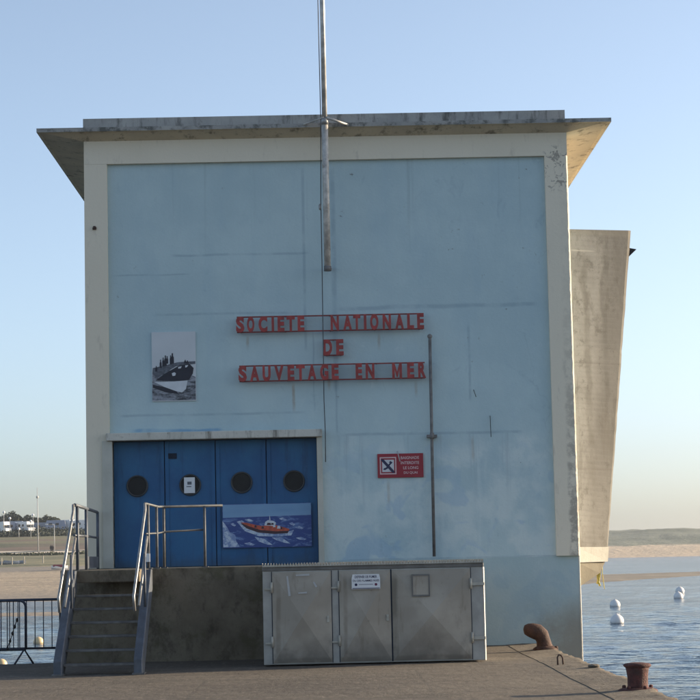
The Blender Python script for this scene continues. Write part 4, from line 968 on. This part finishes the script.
# motorhomes
MT['vanwhite'] = simple('van_white', (.72, .72, .72), .4, var=.04); MT['vanblue'] = simple('van_blue_grey', (.22, .27, .38), .5, var=.1); MT['vanglass'] = simple('van_glass', (.02, .025, .03), .2); MT['tyre'] = simple('tyre', (.02, .02, .02), .9); MT['roofgrey'] = simple('grey_roof', (.25, .29, .36), .6)
def camper(px, y, L, H, rz, body, label, caravan=False):
    q = gpos(px, y); t = empty('camper_van', q+Vector((0, 0, -.05)), label, 'camper', 'campers parked above the far shore', rz=rz); Wd = 2.2
    b = MB()
    if caravan: prof = [(-L/2, .5), (L/2, .5), (L/2, 1.2), (L/2-.3, H), (-L/2+.3, H), (-L/2, 1.3)]
    else: prof = [(-L/2, .45), (L/2, .45), (L/2, 1.15), (L/2-.75, 1.3), (L/2-1.15, 1.9), (L/2-.7, 2.1), (L/2-.9, H), (-L/2+.1, H), (-L/2, H-.2)]
    b.prism([(x, -Wd/2, z) for x, z in prof], (0, Wd, 0)); b.build('body', body, t, bevel=.04)
    for x in ((-L*.28, L*.05) if caravan else (-L*.30, 0.1)):
        b = MB(); b.box(x-.45, x+.45, -Wd/2-.015, Wd/2+.015, H-1.3, H-.7); b.build('window', 'vanglass', t)
    if not caravan:
        b = MB(); b.prism([(L/2-.78, -Wd/2+.1, 1.33), (L/2-1.12, -Wd/2+.1, 1.86), (L/2-1.05, -Wd/2+.1, 1.9), (L/2-.7, -Wd/2+.1, 1.36)], (0, Wd-.2, 0)); b.build('windscreen', 'vanglass', t)
    for x in ((0,) if caravan else (-L*.28, L*.32)):
        for s_ in (-1, 1):
            b = MB(); b.tube([(x, s_*(Wd/2-.2), .36), (x, s_*(Wd/2+.02), .36)], .36, 14); b.build('wheel', 'tyre', t)
camper(0.5, 536, 6.0, 2.9, R(-35), 'vanwhite', 'white camper at the left edge, half hidden by trees')
camper(6.5, 540, 5.6, 2.6, R(170), 'vanblue', 'blue grey camper right of the leftmost white one')
camper(14, 545, 6.4, 2.9, R(5), 'roofgrey', 'long grey camper in the shade of the tall trees')
camper(26.5, 538, 5.6, 2.9, R(-50), 'vanwhite', 'white camper left of the tall mast with its end in the sun')
camper(38, 549, 6.8, 2.3, R(0), 'roofgrey', 'low grey caravan directly behind the tall mast', True)
camper(56, 543, 5.2, 2.9, R(12), 'vanblue', 'bluish camper left of the sunlit white one', True)
camper(66, 545, 6.2, 3.0, R(-30), 'vanwhite', 'white sunlit camper just left of the stair rail')
camper(81, 545, 5.2, 3.0, R(-20), 'vanwhite', 'white camper seen between the stair rails and the pillar')
# poles and lamps
mp = gpos(38.5, 428)
mast = empty('mast', mp, 'tall thin grey mast on the far left shore', 'mast')
MT['mast'] = simple('mast_grey', (.42, .42, .41), .5, var=.1)
b = MB(); b.tube([(0, 0, -.5), (-.1, 0, 7), (-.2, 0, 13.6)], [.13, .10, .05], 8); b.build('pole', 'mast', mast)
b = MB(); b.lathe([(.08, 11.35), (.26, 11.5), (.26, 11.8), (.08, 11.95)], (-.17, 0, 0), 10); b.build('fitting', 'mast', mast)
def lamp(px, y, h, arm, label):
    q = gpos(px, y); t = empty('street_lamp', q, label, 'street lamp', 'street lamps on the far shore')
    b = MB(); b.tube([(0, 0, -.3), (0, 0, h)], [.09, .06], 8)
    if arm: b.tube([(0, 0, h), (-arm, 0, h+.1)], .05, 6)
    b.build('post', 'mast', t)
    b = MB()
    if arm: b.box(-arm-.5, -arm, -.15, .15, h, h+.18)
    else: b.lathe([(.1, h), (.30, h+.18), (.33, h+.38), (.2, h+.62), (.04, h+.7)], (0, 0, 0), 12)
    b.build('lamp_head', 'vanwhite', t)
lamp(4, 525, 5.2, 0, 'round headed street lamp at the left edge, before the tall trees')
lamp(10, 520, 4.0, 0, 'shorter round headed lamp just right of the leftmost lamp')
lamp(33.2, 520, 4.9, 0, 'round headed street lamp just left of the tall mast')
lamp(54.5, 429, 5.8, 1.4, 'street lamp with a side arm right of the tall mast')
lamp(19, 505, 1.6, 0, 'low bollard lamp standing in the field below the campers')
lamp(31, 500, 3.6, 0, 'thin pale post in the field below the camper row')
# fence posts on the beach bank
for i, px in enumerate((1.5, 12, 24, 43)):
    q = gpos(px, 350); b = MB(); b.box(-.09, .09, -.09, .09, -.3, 1.25); o_ = b.build('wooden_post', 'pwall'); o_.location = q
    tag(o_, ('pale post at the left edge of the photo on the beach bank', 'pale post second from the left on the beach bank', 'pale post on the beach bank left of the tall mast', 'pale post on the beach bank right of the tall mast')[i], 'post', 'posts on the beach bank')
# people on the shore road: tiny
MT['cloth'] = simple('dark_coat', (.05, .035, .04), .9); MT['skin'] = simple('skin', (.45, .28, .2), .6)
def person(px, y, label, mat):
    q = gpos(px, y)
    me = bpy.data.meshes.new('person'); bm = bmesh.new()
    J = [(0, 0, .95, .15), (0, 0, 1.2, .16), (0, 0, 1.42, .17), (0, 0, 1.52, .06), (0, 0, 1.62, .10), (0, 0, 1.74, .09), (.2, 0, 1.40, .06), (.25, .03, 1.1, .05), (.22, -.1, .85, .04), (-.2, 0, 1.40, .06), (-.25, .03, 1.1, .05), (-.22, -.1, .85, .04), (.1, 0, .88, .10), (.13, -.08, .48, .07), (.13, .02, .06, .05), (.13, -.12, .03, .04), (-.1, 0, .88, .10), (-.13, .1, .48, .07), (-.13, .2, .06, .05), (-.13, .08, .03, .04)]
    Ed = [(0, 1), (1, 2), (2, 3), (3, 4), (4, 5), (2, 6), (6, 7), (7, 8), (2, 9), (9, 10), (10, 11), (0, 12), (12, 13), (13, 14), (14, 15), (0, 16), (16, 17), (17, 18), (18, 19)]
    me.from_pydata([j[:3] for j in J], Ed, []); o = bpy.data.objects.new('person', me); C.objects.link(o); o.location = q
    md = o.modifiers.new('skin', 'SKIN'); 
    if not me.skin_vertices: me.skin_vertices.new(name='')
    for i, j in enumerate(J): me.skin_vertices[0].data[i].radius = (j[3], j[3])
    me.skin_vertices[0].data[0].use_root = True
    o.modifiers.new('sub', 'SUBSURF').levels = 1; o.modifiers['sub'].render_levels = 1
    me.materials.append(MT[mat]); tag(o, label, 'person', 'people by the low wall')
person(51.2, 426, 'person in dark clothes walking by the low pale wall, left one', 'cloth')
person(54.0-1.2, 425, 'person in dark clothes walking by the low pale wall, right one', 'cloth')
# dinghies
MT['dred'] = simple('dinghy_red', (.20, .03, .05), .5, var=.1)
def dinghy(px, y, L, rz, mat, label, z=0.):
    q = gpos(px, y); t = empty('dinghy', q+Vector((0, 0, z)), label, 'dinghy', 'small boats on the beach', rz=rz)
    b = MB(); rows = []
    for i in range(13):
        u = i/12; w_ = .62*math.sin(math.pi*min(1, .12+u*.88)**.7)**.8 if u < 1 else .02; w_ = max(.03, w_); sh = .12*(2*u-1)**2; x = -L/2+L*u
        rows.append([b.bm.verts.new((x, w_*a_, z_+sh)) for a_, z_ in ((-1, .55), (-.9, .25), (-.35, 0), (.35, 0), (.9, .25), (1, .55), (.85, .55), (.3, .3), (-.3, .3), (-.85, .55))])
    for a_, b_ in zip(rows, rows[1:]):
        for k in range(10): b.bm.faces.new((a_[k], a_[(k+1) % 10], b_[(k+1) % 10], b_[k]))
    b.bm.faces.new(rows[0]); b.bm.faces.new(rows[-1][::-1]); b.build('hull', 'vanwhite' if mat == 'dred' else mat, t)
    if mat == 'dred': b = MB(); b.box(-L*.42, L*.36, -.60, .60, .40, .78); b.build('cover', mat, t, bevel=.12)
    else: b = MB(); b.box(-.12, .12, -.55, .55, .42, .47); b.build('thwart', mat, t)
dinghy(59.5, 300, 2.4, R(8), 'dred', 'small white dinghy under a dark red cover, beside the stair rail')
dinghy(7, 352, 4.2, R(5), 'roofgrey', 'grey dinghy lying on the beach bank at the left')
dinghy(15, 354, 3.8, R(-12), 'roofgrey', 'smaller grey dinghy lying to the right of the other grey one')

# ------------------------------------------------------------------ haze over the bay
hz_ = bpy.data.materials.new('air'); hz_.use_nodes = True; ht = hz_.node_tree; ht.nodes.clear()
pv = ht.nodes.new('ShaderNodeVolumePrincipled'); pv.inputs['Color'].default_value = (.80, .87, .95, 1); pv.inputs['Density'].default_value = .00012; pv.inputs['Anisotropy'].default_value = .2
ho = ht.nodes.new('ShaderNodeOutputMaterial'); ht.links.new(pv.outputs[0], ho.inputs['Volume'])
b = MB(); b.box(-9500, 9500, -450, 9500, -9, 26); hb = b.build('haze', hz_); hb['kind'] = 'stuff'
